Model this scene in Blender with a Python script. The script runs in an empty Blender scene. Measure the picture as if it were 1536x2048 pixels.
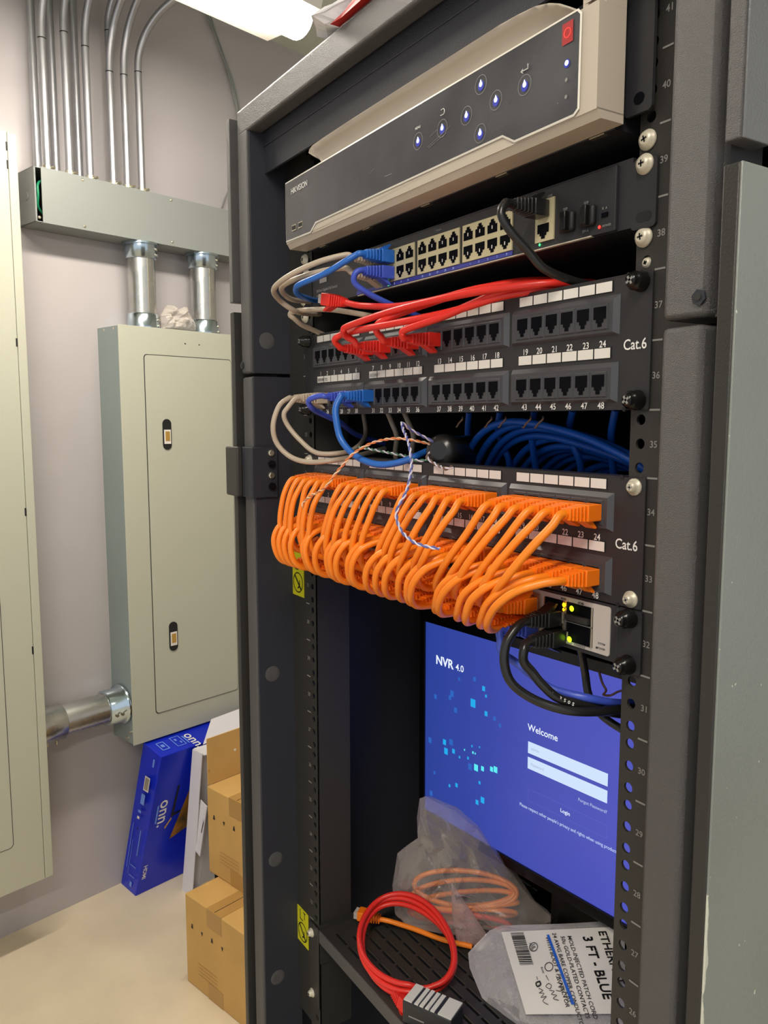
import bpy, bmesh, math, random
from mathutils import Vector, Matrix, noise
random.seed(7)
scn = bpy.context.scene
COL = scn.collection
# ---------------------------------------------------------------- camera
cam = bpy.data.cameras.new('camera')
cam.sensor_fit = 'VERTICAL'; cam.sensor_height = 36.0
cam.lens = 1598.8 * 36.0 / 2048.0
cam.clip_start = 0.02; cam.clip_end = 30
camo = bpy.data.objects.new('camera', cam); COL.objects.link(camo)
RX = Vector((0.54263327, 0.83996906, -0.0010546))
RY = Vector((0.09410563, -0.06204125, -0.9936272))
RZ = Vector((-0.83468154, 0.53907593, -0.11271146))
M = Matrix((RX, -RY, -RZ)).transposed().to_4x4()
M.translation = Vector((0.58763551, -0.43013461, 1.6565265))
camo.matrix_world = M
cam.dof.use_dof = False
scn.camera = camo
# ---------------------------------------------------------------- view and world
vs = scn.view_settings
vs.view_transform = 'Standard'; vs.look = 'None'; vs.gamma = 1.0; vs.use_curve_mapping = False
vs.exposure = 0.0
world = bpy.data.worlds.new('world'); scn.world = world; world.use_nodes = True
wb = world.node_tree.nodes['Background']
wb.inputs[0].default_value = (0.80, 0.84, 0.90, 1); wb.inputs[1].default_value = 0.95
LAMP_STRENGTH = 74.0

# ---------------------------------------------------------------- colours and materials
def lin(c):
    r = []
    for v in c:
        v /= 255.0
        r.append(v / 12.92 if v <= 0.04045 else ((v + 0.055) / 1.055) ** 2.4)
    return (r[0], r[1], r[2], 1)
MATS = {}
def mat(name, rgb, rough=0.5, metal=0.0, spec=0.5, bump=0.0, bscale=200, vary=0.0, vscale=5, coat=0.0, rvar=0.0, dirt=None):
    m = bpy.data.materials.new(name); m.use_nodes = True
    nt = m.node_tree; b = nt.nodes['Principled BSDF']
    col = lin(rgb)
    b.inputs['Base Color'].default_value = col
    b.inputs['Roughness'].default_value = rough
    b.inputs['Metallic'].default_value = metal
    b.inputs['Specular IOR Level'].default_value = spec
    b.inputs['Coat Weight'].default_value = coat
    tc = nt.nodes.new('ShaderNodeTexCoord')
    if bump:
        n = nt.nodes.new('ShaderNodeTexNoise'); n.inputs['Scale'].default_value = bscale; n.inputs['Detail'].default_value = 3
        nt.links.new(tc.outputs['Object'], n.inputs['Vector'])
        bp = nt.nodes.new('ShaderNodeBump'); bp.inputs['Strength'].default_value = bump; bp.inputs['Distance'].default_value = 0.001
        nt.links.new(n.outputs['Fac'], bp.inputs['Height']); nt.links.new(bp.outputs['Normal'], b.inputs['Normal'])
    if vary:
        n = nt.nodes.new('ShaderNodeTexNoise'); n.inputs['Scale'].default_value = vscale; n.inputs['Detail'].default_value = 4
        nt.links.new(tc.outputs['Object'], n.inputs['Vector'])
        r = nt.nodes.new('ShaderNodeValToRGB')
        r.color_ramp.elements[0].position = 0.3; r.color_ramp.elements[1].position = 0.7
        r.color_ramp.elements[0].color = tuple(c * (1 - vary) for c in col[:3]) + (1,)
        r.color_ramp.elements[1].color = tuple(min(1, c * (1 + vary)) for c in col[:3]) + (1,) if dirt is None else lin(dirt)
        nt.links.new(n.outputs['Fac'], r.inputs['Fac']); nt.links.new(r.outputs['Color'], b.inputs['Base Color'])
    if rvar:
        n = nt.nodes.new('ShaderNodeTexNoise'); n.inputs['Scale'].default_value = 9; n.inputs['Detail'].default_value = 5
        nt.links.new(tc.outputs['Object'], n.inputs['Vector'])
        mr = nt.nodes.new('ShaderNodeMapRange'); mr.inputs['From Min'].default_value = 0.35; mr.inputs['From Max'].default_value = 0.7
        mr.inputs['To Min'].default_value = max(0.02, rough - rvar); mr.inputs['To Max'].default_value = rough + rvar
        nt.links.new(n.outputs['Fac'], mr.inputs['Value']); nt.links.new(mr.outputs['Result'], b.inputs['Roughness'])
    MATS[name] = m
    return m
def emat(name, rgb, strength):
    m = bpy.data.materials.new(name); m.use_nodes = True
    nt = m.node_tree; b = nt.nodes['Principled BSDF']
    b.inputs['Base Color'].default_value = (0.02, 0.02, 0.02, 1); b.inputs['Roughness'].default_value = 0.3
    b.inputs['Emission Color'].default_value = lin(rgb); b.inputs['Emission Strength'].default_value = strength
    MATS[name] = m
    return m
def filmmat(name, rgb, opacity, rough=0.15, bscale=60):
    m = bpy.data.materials.new(name); m.use_nodes = True
    nt = m.node_tree; b = nt.nodes['Principled BSDF']; out = nt.nodes['Material Output']
    b.inputs['Base Color'].default_value = lin(rgb); b.inputs['Roughness'].default_value = rough
    tr = nt.nodes.new('ShaderNodeBsdfTransparent'); mx = nt.nodes.new('ShaderNodeMixShader')
    tc = nt.nodes.new('ShaderNodeTexCoord'); n = nt.nodes.new('ShaderNodeTexNoise')
    n.inputs['Scale'].default_value = bscale; n.inputs['Detail'].default_value = 4
    n.inputs['Distortion'].default_value = 1.5
    nt.links.new(tc.outputs['Object'], n.inputs['Vector'])
    bp = nt.nodes.new('ShaderNodeBump'); bp.inputs['Strength'].default_value = 0.45; bp.inputs['Distance'].default_value = 0.004
    nt.links.new(n.outputs['Fac'], bp.inputs['Height']); nt.links.new(bp.outputs['Normal'], b.inputs['Normal'])
    lw = nt.nodes.new('ShaderNodeLayerWeight'); lw.inputs['Blend'].default_value = 0.35
    nt.links.new(bp.outputs['Normal'], lw.inputs['Normal'])
    mr = nt.nodes.new('ShaderNodeMapRange'); mr.inputs['To Min'].default_value = opacity; mr.inputs['To Max'].default_value = min(1, opacity + 0.45)
    nt.links.new(lw.outputs['Facing'], mr.inputs['Value'])
    nt.links.new(mr.outputs['Result'], mx.inputs['Fac']); nt.links.new(tr.outputs[0], mx.inputs[1]); nt.links.new(b.outputs[0], mx.inputs[2])
    nt.links.new(mx.outputs[0], out.inputs['Surface'])
    MATS[name] = m
    return m
mat('wall_paint', (182, 176, 176), 0.30, vary=0.07, vscale=1.6, bump=0.08, bscale=30)
mat('wall_back_paint', (214, 204, 190), 0.6, vary=0.05, vscale=1.6)
mat('ceiling_paint', (206, 212, 198), 0.8, vary=0.04)
mat('floor_concrete', (224, 208, 180), 0.42, vary=0.10, vscale=3.5, bump=0.05, bscale=25)
mat('panel_grey', (184, 184, 168), 0.36, bump=0.03, bscale=400, spec=0.5)
mat('panel_side', (140, 152, 150), 0.35, vary=0.06, vscale=3)
mat('trough_grey', (138, 142, 138), 0.38, bump=0.03, bscale=400)
mat('slot_dark', (18, 18, 20), 0.6)
mat('galvanized', (188, 188, 184), 0.30, metal=0.9, vary=0.12, vscale=14, rvar=0.1)
mat('galv_blue', (190, 205, 214), 0.18, metal=1.0, rvar=0.08)
mat('emt_steel', (184, 184, 188), 0.42, metal=0.9, vary=0.08, vscale=9)
mat('zinc', (214, 208, 188), 0.25, metal=0.9)
mat('nickel', (206, 198, 178), 0.42, metal=0.25)
mat('brass', (212, 170, 90), 0.35, metal=0.7)
mat('rack_black', (76, 74, 74), 0.40, bump=1.0, bscale=1900, spec=0.8)
mat('rack_dark', (46, 47, 54), 0.5, bump=0.3, bscale=700, spec=0.4)
mat('rail_black', (50, 48, 45), 0.45, bump=0.3, bscale=800, spec=0.4)
mat('screw_black', (30, 30, 30), 0.22, metal=0.5)
mat('panel_black', (42, 41, 43), 0.38, bump=0.15, bscale=900, spec=0.5)
mat('module_black', (62, 62, 66), 0.33, bump=0.1, bscale=600, spec=0.6)
mat('port_black', (5, 6, 12), 0.7, spec=0.08)
mat('label_white', (226, 220, 212), 0.45)
mat('ink_white', (236, 234, 230), 0.5)
mat('ink_grey', (140, 138, 134), 0.5)
mat('ink_black', (22, 22, 24), 0.5)
mat('ink_blue', (25, 90, 190), 0.45)
mat('beige_plastic', (194, 182, 166), 0.40, spec=0.4)
mat('rim_highlight', (232, 226, 214), 0.35)
mat('fascia', (62, 62, 67), 0.24, vary=0.25, vscale=16, rvar=0.10, spec=0.7)
mat('red_print', (168, 28, 32), 0.4)
mat('switch_black', (40, 40, 43), 0.42, bump=0.2, bscale=900)
mat('shield_beige', (206, 196, 158), 0.42, metal=0.25)
mat('port_strip_blue', (58, 62, 150), 0.4)
mat('plate_grey', (190, 182, 176), 0.45)
mat('orange_jacket', (252, 136, 28), 0.36, vary=0.05, vscale=30)
mat('orange_boot', (252, 124, 14), 0.40)
mat('red_jacket', (222, 44, 34), 0.34)
mat('beige_jacket', (184, 168, 148), 0.38)
mat('blue_jacket', (36, 102, 190), 0.36)
mat('violet_jacket', (62, 84, 190), 0.36)
mat('deep_blue_jacket', (24, 88, 186), 0.4)
mat('black_jacket', (30, 29, 29), 0.28)
mat('wire_white', (214, 210, 226), 0.45); mat('wire_blue', (92, 100, 170), 0.45)
mat('wire_orange', (220, 122, 60), 0.45); mat('wire_peach', (232, 196, 160), 0.45)
mat('wire_green', (70, 120, 90), 0.45); mat('wire_brown', (120, 96, 84), 0.45)
mat('gold', (214, 170, 80), 0.3, metal=1.0)
mat('cardboard', (200, 160, 98), 0.75, vary=0.06, vscale=8, spec=0.2)
mat('packing_tape', (176, 136, 78), 0.3, spec=0.5)
mat('box_blue', (18, 42, 196), 0.30, vary=0.10, vscale=5, spec=0.45)
mat('box_blue_print', (110, 150, 235), 0.4)
mat('box_white', (226, 222, 228), 0.55)
mat('picture_olive', (112, 96, 36), 0.35, vary=0.5, vscale=22, dirt=(176, 120, 40))
mat('sticker_yellow', (206, 200, 32), 0.4)
mat('monitor_black', (10, 10, 12), 0.18)
mat('enamel_white', (232, 226, 216), 0.45)
mat('paper_white', (232, 228, 230), 0.5); mat('paper_red', (196, 44, 40), 0.4)
mat('coupler_grey', (208, 205, 196), 0.35)
mat('green_wire', (30, 130, 90), 0.4)
mat('brown_tie', (66, 38, 34), 0.4)
mat('tv_bezel_brown', (60, 52, 44), 0.4)
filmmat('clear_bag', (214, 202, 194), 0.20, rough=0.18, bscale=22)
filmmat('pink_bag', (220, 190, 185), 0.30)
filmmat('label_bag', (244, 240, 244), 0.24, rough=0.16, bscale=45)
filmmat('clear_plastic', (225, 215, 205), 0.45, bscale=20)
emat('lamp_lens', (255, 246, 232), LAMP_STRENGTH)
emat('led_white', (205, 215, 255), 5.0); emat('led_blue', (40, 60, 220), 0.55)
emat('led_green', (60, 230, 120), 3.0); emat('led_lime', (190, 255, 20), 3.0)
emat('led_amber', (255, 180, 10), 3.5); emat('led_red', (255, 50, 40), 2.5)
emat('ui_white', (232, 242, 255), 1.0); emat('ui_box', (205, 226, 252), 1.0); emat('ui_line', (96, 108, 200), 1.0)
emat('ui_cyan', (30, 170, 235), 1.0); emat('ui_bright', (90, 235, 245), 1.0); emat('ui_dim', (42, 100, 190), 1.0)
emat('ui_text_grey', (170, 186, 220), 1.0)
# monitor picture: a blue field, a little brighter to the right, as the log-in page shows it
m = emat('screen_blue', (56, 74, 176), 1.0); nt = m.node_tree; b = nt.nodes['Principled BSDF']
tc = nt.nodes.new('ShaderNodeTexCoord'); sx = nt.nodes.new('ShaderNodeSeparateXYZ'); rp = nt.nodes.new('ShaderNodeValToRGB')
mr = nt.nodes.new('ShaderNodeMapRange'); mr.inputs['From Min'].default_value = 0.0; mr.inputs['From Max'].default_value = 0.30
nt.links.new(tc.outputs['Object'], sx.inputs[0]); nt.links.new(sx.outputs['X'], mr.inputs['Value']); nt.links.new(mr.outputs[0], rp.inputs[0])
rp.color_ramp.elements[0].color = lin((38, 62, 150)); rp.color_ramp.elements[1].color = lin((70, 78, 184))
nt.links.new(rp.outputs[0], b.inputs['Emission Color'])
# lower side cover: scratched grey green paint with chips along its front edge
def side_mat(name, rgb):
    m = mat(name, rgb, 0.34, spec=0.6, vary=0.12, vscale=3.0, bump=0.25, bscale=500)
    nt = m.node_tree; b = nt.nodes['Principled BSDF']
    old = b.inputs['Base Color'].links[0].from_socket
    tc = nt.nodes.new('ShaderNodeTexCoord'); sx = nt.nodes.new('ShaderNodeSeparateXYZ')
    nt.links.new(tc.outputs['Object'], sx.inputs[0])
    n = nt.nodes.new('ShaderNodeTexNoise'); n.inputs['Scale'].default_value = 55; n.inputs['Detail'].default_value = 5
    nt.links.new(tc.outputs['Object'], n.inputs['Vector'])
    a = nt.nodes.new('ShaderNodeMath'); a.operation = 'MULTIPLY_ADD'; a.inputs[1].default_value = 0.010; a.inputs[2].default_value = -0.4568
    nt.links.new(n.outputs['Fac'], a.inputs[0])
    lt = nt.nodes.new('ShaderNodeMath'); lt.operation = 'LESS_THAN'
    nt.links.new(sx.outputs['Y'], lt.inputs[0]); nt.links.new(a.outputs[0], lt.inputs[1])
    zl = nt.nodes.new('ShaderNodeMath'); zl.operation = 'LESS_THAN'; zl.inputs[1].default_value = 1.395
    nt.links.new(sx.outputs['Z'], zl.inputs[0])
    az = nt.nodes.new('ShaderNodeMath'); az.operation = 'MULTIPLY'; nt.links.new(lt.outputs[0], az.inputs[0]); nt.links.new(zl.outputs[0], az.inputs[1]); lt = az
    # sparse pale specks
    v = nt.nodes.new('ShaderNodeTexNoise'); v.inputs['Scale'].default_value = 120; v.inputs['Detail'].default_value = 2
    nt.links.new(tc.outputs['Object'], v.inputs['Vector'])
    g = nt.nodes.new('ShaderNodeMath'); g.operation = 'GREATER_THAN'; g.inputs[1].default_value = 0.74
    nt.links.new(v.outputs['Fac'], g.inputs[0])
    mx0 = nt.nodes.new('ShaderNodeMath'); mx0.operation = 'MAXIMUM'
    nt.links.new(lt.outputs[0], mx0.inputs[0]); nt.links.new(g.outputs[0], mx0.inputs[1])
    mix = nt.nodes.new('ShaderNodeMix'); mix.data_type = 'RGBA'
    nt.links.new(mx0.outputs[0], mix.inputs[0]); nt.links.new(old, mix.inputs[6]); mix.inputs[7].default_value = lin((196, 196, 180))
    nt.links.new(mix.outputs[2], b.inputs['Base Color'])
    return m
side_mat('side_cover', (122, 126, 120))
mat('side_cover_upper', (104, 105, 106), 0.36, spec=0.6, bump=0.5, bscale=600, vary=0.1)

# ---------------------------------------------------------------- mesh builder
class MB:
    def __init__(s): s.bm = bmesh.new(); s.mats = []
    def mi(s, m):
        if m not in s.mats: s.mats.append(m)
        return s.mats.index(m)
    def add(s, pts, faces, m, smooth=False):
        i = s.mi(m); vs = [s.bm.verts.new(p) for p in pts]
        for f in faces:
            try:
                fc = s.bm.faces.new([vs[k] for k in f]); fc.material_index = i; fc.smooth = smooth
            except ValueError: pass
        return vs
    def box(s, a, b, m, basis=None, bev=0.0):
        x0, y0, z0 = [min(a[i], b[i]) for i in range(3)]; x1, y1, z1 = [max(a[i], b[i]) for i in range(3)]
        P = [Vector(p) for p in ((x0,y0,z0),(x1,y0,z0),(x1,y1,z0),(x0,y1,z0),(x0,y0,z1),(x1,y0,z1),(x1,y1,z1),(x0,y1,z1))]
        if basis is not None: P = [basis @ p for p in P]
        v = s.add(P, ((0,3,2,1),(4,5,6,7),(0,1,5,4),(1,2,6,5),(2,3,7,6),(3,0,4,7)), m)
        if bev:
            fs = set(f for q in v for f in q.link_faces); es = list(set(e for f in fs for e in f.edges))
            r = bmesh.ops.bevel(s.bm, geom=es, offset=bev, segments=2, affect='EDGES', profile=0.5)
            i = s.mi(m)
            for f in r['faces']: f.material_index = i; f.smooth = True
        return s
    def cyl(s, p0, p1, r0, m, r1=None, seg=16, caps=True, smooth=True):
        p0 = Vector(p0); p1 = Vector(p1); r1 = r0 if r1 is None else r1
        d = (p1 - p0).normalized(); u = d.orthogonal().normalized(); w = d.cross(u)
        P = []
        for c, r in ((p0, r0), (p1, r1)):
            for k in range(seg):
                t = 2 * math.pi * k / seg; P.append(c + (u * math.cos(t) + w * math.sin(t)) * r)
        s.add(P, [(k, (k + 1) % seg, seg + (k + 1) % seg, seg + k) for k in range(seg)], m, smooth)
        if caps:
            s.add(P[:seg], [tuple(reversed(range(seg)))], m); s.add(P[seg:], [tuple(range(seg))], m)
        return s
    def lathe(s, p, d, prof, m, seg=20, sq=0.0):
        p = Vector(p); d = Vector(d).normalized(); u = d.orthogonal().normalized(); w = d.cross(u)
        P = []
        for h, r in prof:
            for k in range(seg):
                t = 2 * math.pi * k / seg; P.append(p + d * h + (u * math.cos(t) + w * math.sin(t)) * r)
        F = []
        for j in range(len(prof) - 1):
            for k in range(seg): F.append((j*seg+k, j*seg+(k+1)%seg, (j+1)*seg+(k+1)%seg, (j+1)*seg+k))
        s.add(P, F, m, True)
        s.add(P[:seg], [tuple(reversed(range(seg)))], m); s.add(P[-seg:], [tuple(range(seg))], m)
        return s
    def tube(s, pts, r, m, seg=10, sub=6, caps=True):
        P = [Vector(p) for p in pts]
        if sub > 1: P = spline(P, sub)
        n = len(P); T = [(P[min(i+1, n-1)] - P[max(i-1, 0)]).normalized() for i in range(n)]
        u = T[0].orthogonal().normalized(); V = []
        for i in range(n):
            u = (u - T[i] * u.dot(T[i]));
            if u.length < 1e-6: u = T[i].orthogonal()
            u.normalize(); w = T[i].cross(u)
            for k in range(seg):
                a = 2 * math.pi * k / seg; V.append(P[i] + (u * math.cos(a) + w * math.sin(a)) * r)
        F = [(i*seg+k, i*seg+(k+1)%seg, (i+1)*seg+(k+1)%seg, (i+1)*seg+k) for i in range(n-1) for k in range(seg)]
        s.add(V, F, m, True)
        if caps: s.add(V[:seg], [tuple(reversed(range(seg)))], m); s.add(V[-seg:], [tuple(range(seg))], m)
        return s
    def prism(s, poly, o, ax, ay, az, h, m):
        o = Vector(o); ax = Vector(ax); ay = Vector(ay); az = Vector(az); n = len(poly)
        P = [o + ax*a + ay*b for a, b in poly] + [o + ax*a + ay*b + az*h for a, b in poly]
        s.add(P, [tuple(reversed(range(n))), tuple(range(n, 2*n))] + [(k, (k+1) % n, n+(k+1) % n, n+k) for k in range(n)], m)
        return s
    def poly(s, pts, m):
        s.add([Vector(p) for p in pts], [tuple(range(len(pts)))], m); return s
    def text(s, txt, o, right, up, size, m, align='l', lift=0.0, thick=0.0, squeeze=1.0):
        vs_, fs_, w = glyphs(txt)
        o = Vector(o); right = Vector(right).normalized(); up = Vector(up).normalized(); nn = right.cross(up).normalized()
        off = 0 if align == 'l' else (-w / 2 if align == 'c' else -w)
        P = [o + right * ((x + off) * size * squeeze) + up * (y * size) + nn * lift for x, y in vs_]
        s.add(P, fs_, m)
        return s
    def done(s): return s.bm
def spline(P, sub):
    out = []; n = len(P)
    for i in range(n - 1):
        p0 = P[max(i-1, 0)]; p1 = P[i]; p2 = P[i+1]; p3 = P[min(i+2, n-1)]
        for k in range(sub):
            t = k / sub; t2 = t*t; t3 = t2*t
            out.append(0.5 * ((2*p1) + (-p0+p2)*t + (2*p0-5*p1+4*p2-p3)*t2 + (-p0+3*p1-3*p2+p3)*t3))
    out.append(P[-1]); return out
_G = {}
def glyphs(txt, bold=0.0):
    if txt in _G: return _G[txt]
    c = bpy.data.curves.new('lettering', 'FONT'); c.body = txt; c.size = 1.0; c.resolution_u = 3; c.offset = 0.012 if len(txt) < 30 else 0.0
    o = bpy.data.objects.new('lettering', c); COL.objects.link(o)
    dg = bpy.context.evaluated_depsgraph_get(); me = bpy.data.meshes.new_from_object(o.evaluated_get(dg))
    vs_ = [(v.co.x, v.co.y) for v in me.vertices]; fs_ = [tuple(p.vertices) for p in me.polygons]
    w = max([v[0] for v in vs_] + [0])
    bpy.data.objects.remove(o); bpy.data.curves.remove(c); bpy.data.meshes.remove(me)
    _G[txt] = (vs_, fs_, w); return _G[txt]

# ---------------------------------------------------------------- objects
AL = 0.2509986; KW = -2.0819179
WALL = Matrix.Translation((KW*math.cos(AL), KW*math.sin(AL), 0)) @ Matrix.Rotation(AL, 4, 'Z')   # x out of the wall, y along it, z up
RACK = Matrix.Identity(4)
INFO = {}
def thing(name, label, cat, o=(0,0,0), frame=RACK, group=None):
    e = bpy.data.objects.new(name, None); COL.objects.link(e); e.empty_display_size = 0.02
    e.matrix_world = frame @ Matrix.Translation(o)
    e['label'] = label; e['category'] = cat
    if group: e['group'] = group
    INFO[e.name] = (frame, Vector(o)); return e
def obj(name, mb, parent=None, o=None, frame=RACK, bevel=0.0):
    if parent is not None: fr, og = INFO[parent.name]
    else: fr, og = frame, Vector(o or (0,0,0))
    for v in mb.bm.verts: v.co -= og
    bmesh.ops.recalc_face_normals(mb.bm, faces=mb.bm.faces[:])
    me = bpy.data.meshes.new(name); mb.bm.to_mesh(me); mb.bm.free()
    for m in mb.mats: me.materials.append(MATS[m])
    ob = bpy.data.objects.new(name, me); COL.objects.link(ob)
    if parent is not None: ob.parent = parent
    else: ob.matrix_world = fr @ Matrix.Translation(og)
    INFO[ob.name] = (fr, og)
    if bevel:
        md = ob.modifiers.new('bevel', 'BEVEL'); md.width = bevel; md.segments = 2; md.limit_method = 'ANGLE'; md.angle_limit = 0.7
    return ob
def tag(o, label, cat, group=None):
    o['label'] = label; o['category'] = cat
    if group: o['group'] = group
    return o
def structure(o, label, cat): o['kind'] = 'structure'; o['label'] = label; o['category'] = cat; return o
def U(k): return 0.108 + 0.04445 * k
def bb(a, b, m, bev=0.0): return MB().box(a, b, m, bev=bev)
# ================================================================ the room
structure(obj('floor', bb((-6.0, -4.5, -0.1), (4.0, 4.0, 0.0), 'floor_concrete')), 'pale beige concrete floor of the equipment room', 'floor')
structure(obj('wall_left', bb((-0.15, -4.2, 0), (0, 2.45, 3.12), 'wall_paint'), frame=WALL), 'smooth grey painted wall behind the electrical panels', 'wall')
structure(obj('wall_back', bb((-0.15, 2.45, 0), (4.5, 2.6, 3.12), 'wall_back_paint'), frame=WALL), 'beige wall behind the top of the rack', 'wall')
structure(obj('ceiling', bb((-0.2, -4.2, 3.12), (5.5, 2.6, 3.2), 'ceiling_paint'), frame=WALL), 'pale grey green ceiling', 'ceiling')

# ---- strip light hung under the ceiling
def strip_light(label, s0, s1, dep, z):
    t = thing('strip_light', label, 'light', (dep, s0, z), WALL, None)
    b = MB(); b.prism([(-0.165, 0.062), (-0.150, 0.012), (-0.05, 0.008), (0.05, 0.010), (0.07, 0.022), (0.08, 0.062)], (dep, s0, z), (1,0,0), (0,0,1), (0,1,0), s1 - s0, 'enamel_white')
    obj('housing', b, t)
    b = MB(); pr = [(-0.052, 0.016)] + [(-0.052*math.cos(a), 0.012 - 0.045*math.sin(a)) for a in [math.pi*k/12 for k in range(0, 13)]] + [(0.052, 0.016)]
    b.prism(pr, (dep, s0+0.012, z), (1,0,0), (0,0,1), (0,1,0), s1 - s0 - 0.024, 'lamp_lens')
    obj('lens', b, t)
    for s in (s0 + 0.2, s1 - 0.2):
        b = MB(); b.cyl((dep, s, z+0.06), (dep, s, 3.12), 0.004, 'zinc', seg=8); obj('hanger', b, t)
    return t
strip_light('lit white strip light hanging above the conduits at top left', -0.28, 0.955, 0.850, 2.70)
t2 = strip_light('unseen lit strip light added as fill overhead in front of the rack', -1.9, -0.68, 2.75, 2.70)  # second fixture, never in view, added as fill light for the rack front

# ---- wireway trough on the wall
t = thing('wireway', 'long grey metal wireway box under the row of thin conduits', 'wireway', (0, 0.50, 2.25), WALL)
b = MB()
S0, S1, Z0, Z1, DP = 0.541, 1.95, 2.250, 2.408, 0.115
b.box((0, S0, Z0), (DP-0.002, S0+0.0025, Z1), 'trough_grey'); b.box((0, S1-0.002, Z0), (DP-0.002, S1, Z1), 'trough_grey')
b.box((0, S0, Z0), (DP-0.002, S1, Z0+0.002), 'trough_grey'); b.box((0, S0, Z1-0.002), (DP-0.002, S1, Z1), 'trough_grey'); b.box((0.001, S0, Z0), (0.003, S1, Z1), 'slot_dark')
b.box((DP-0.004, S0, Z0), (DP-0.002, S0+0.006, Z1), 'trough_grey')
obj('body', b, t)
obj('cover', bb((DP-0.002, S0+0.022, Z0-0.001), (DP+0.001, S1, Z1+0.002), 'trough_grey'), t)
b = MB()
for s, z in ((0.693, 2.399), (0.693, 2.26), (1.006, 2.399), (1.006, 2.262), (1.32, 2.40), (0.552, 2.262)):
    b = MB(); b.lathe((DP+0.001, s, z), (1,0,0), [(0, 0.005), (0.002, 0.0045), (0.003, 0.002)], 'zinc', 10); obj('cover_screw', b, t)
b = MB(); b.cyl((0.06, S0-0.002, 2.33), (0.06, S0, 2.33), 0.012, 'trough_grey'); obj('knockout', b, t)
b = MB(); b.tube([(0.06, 0.64, 2.26), (0.09, 0.566, 2.29), (0.107, 0.555, 2.33), (0.10, 0.565, 2.37), (0.07, 0.64, 2.39)], 0.004, 'green_wire')
tag(obj('ground_wire', b, o=(0.1, 0.56, 2.26), frame=WALL), 'green wire showing in the open left end of the grey wireway', 'wire')

# ---- thin conduits rising from the trough and bending away overhead
cond = [(0.594, 0.030, 2.98, 0.12, 'leftmost conduit of the row, behind the others'), (0.598, 0.085, 2.800, 0.30, 'front conduit at the left end of the wireway'),
        (0.652, 0.030, 2.96, 0.12, 'rear conduit just left of the second front conduit'), (0.668, 0.085, 2.840, 0.28, 'second front conduit from the left'),
        (0.728, 0.030, 3.00, 0.10, 'rear conduit left of the third front conduit'), (0.735, 0.085, 2.820, 0.28, 'third front conduit from the left, middle of the row'),
        (0.814, 0.085, 2.770, 0.30, 'fourth front conduit from the left'), (0.846, 0.030, 2.92, 0.16, 'rear conduit between the fourth and fifth front conduits'),
        (0.864, 0.085, 2.775, 0.30, 'fifth front conduit from the left'), (0.916, 0.085, 2.800, 0.24, 'rightmost conduit of the row, bending right at the top')]
for s, dp, zb, r, lb in cond:
    t = thing('conduit', 'thin steel ' + lb, 'conduit', (dp, s, 2.408), WALL, 'steel conduits above the wireway')
    pts = [(dp, s, 2.41 + (zb-2.41)*k/4) for k in range(5)]
    for k in range(1, 9):
        a = math.pi/2*k/8; pts.append((dp + r*(1-math.cos(a)), s + (0.06 + (0.10 if s > 0.9 else 0))*(1-math.cos(a)), min(zb + r*math.sin(a), 3.10)))
    pts += [(dp + r + 0.9, s + 0.10 + (0.14 if s > 0.9 else 0), min(zb + r, 3.10))]
    b = MB(); b.tube(pts, 0.0117, 'emt_steel', 14, 3); obj('pipe', b, t)
    b = MB(); b.cyl((dp, s, 2.409), (dp, s, 2.425), 0.0150, 'zinc', seg=8); b.cyl((dp+0.012, s+0.006, 2.418), (dp+0.026, s+0.010, 2.418), 0.0045, 'zinc', seg=8)
    obj('connector', b, t)
    b = MB(); b.cyl((dp, s, zb-0.012), (dp, s, zb-0.009), 0.0122, 'slot_dark', seg=12); obj('coupling_mark', b, t)

# ---- two large nipples between trough and electrical panel
def nipple(label, s, dp, z0, z1, r):
    t = thing('pipe_nipple', label, 'pipe', (dp, s, z0), WALL, 'large steel pipes into the electrical panel')
    b = MB(); b.cyl((dp, s, z0), (dp, s, z1), r, 'galvanized', seg=32); b.box((dp+r-0.0005, s-0.004, z0+0.06), (dp+r+0.0005, s-0.001, z1-0.05), 'zinc'); obj('pipe', b, t)
    for za, zb_, sg in ((z1-0.052, z1, 1), (z0, z0+0.052, -1)):
        b = MB(); b.lathe((dp, s, za), (0,0,1), [(0, r+0.002), (0.002, r+0.006), (0.046, r+0.006), (0.052, r+0.006)] if sg > 0 else [(0, r+0.006), (0.048, r+0.006), (0.052, r+0.002)], 'galv_blue', 32)
        b.lathe((dp, s, z1-0.007 if sg > 0 else z0+0.001), (0,0,1), [(0, r+0.015), (0.006, r+0.015)], 'galv_blue', 32)
        f = obj('collar', b, t)
        for k in (0.013, 0.032):
            b = MB(); b.cyl((dp+r*0.72, s+r*0.66, za+k), (dp+r*0.80+0.006, s+r*0.72+0.004, za+k), 0.0045, 'zinc', seg=10); obj('set_screw', b, f)
    return t
nipple('wide steel pipe on the left, above the grey electrical panel', 0.915, 0.065, 1.966, 2.25, 0.046)
nipple('wide steel pipe on the right, beside the rack, above the electrical panel', 1.160, 0.065, 1.966, 2.25, 0.046)
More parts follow.
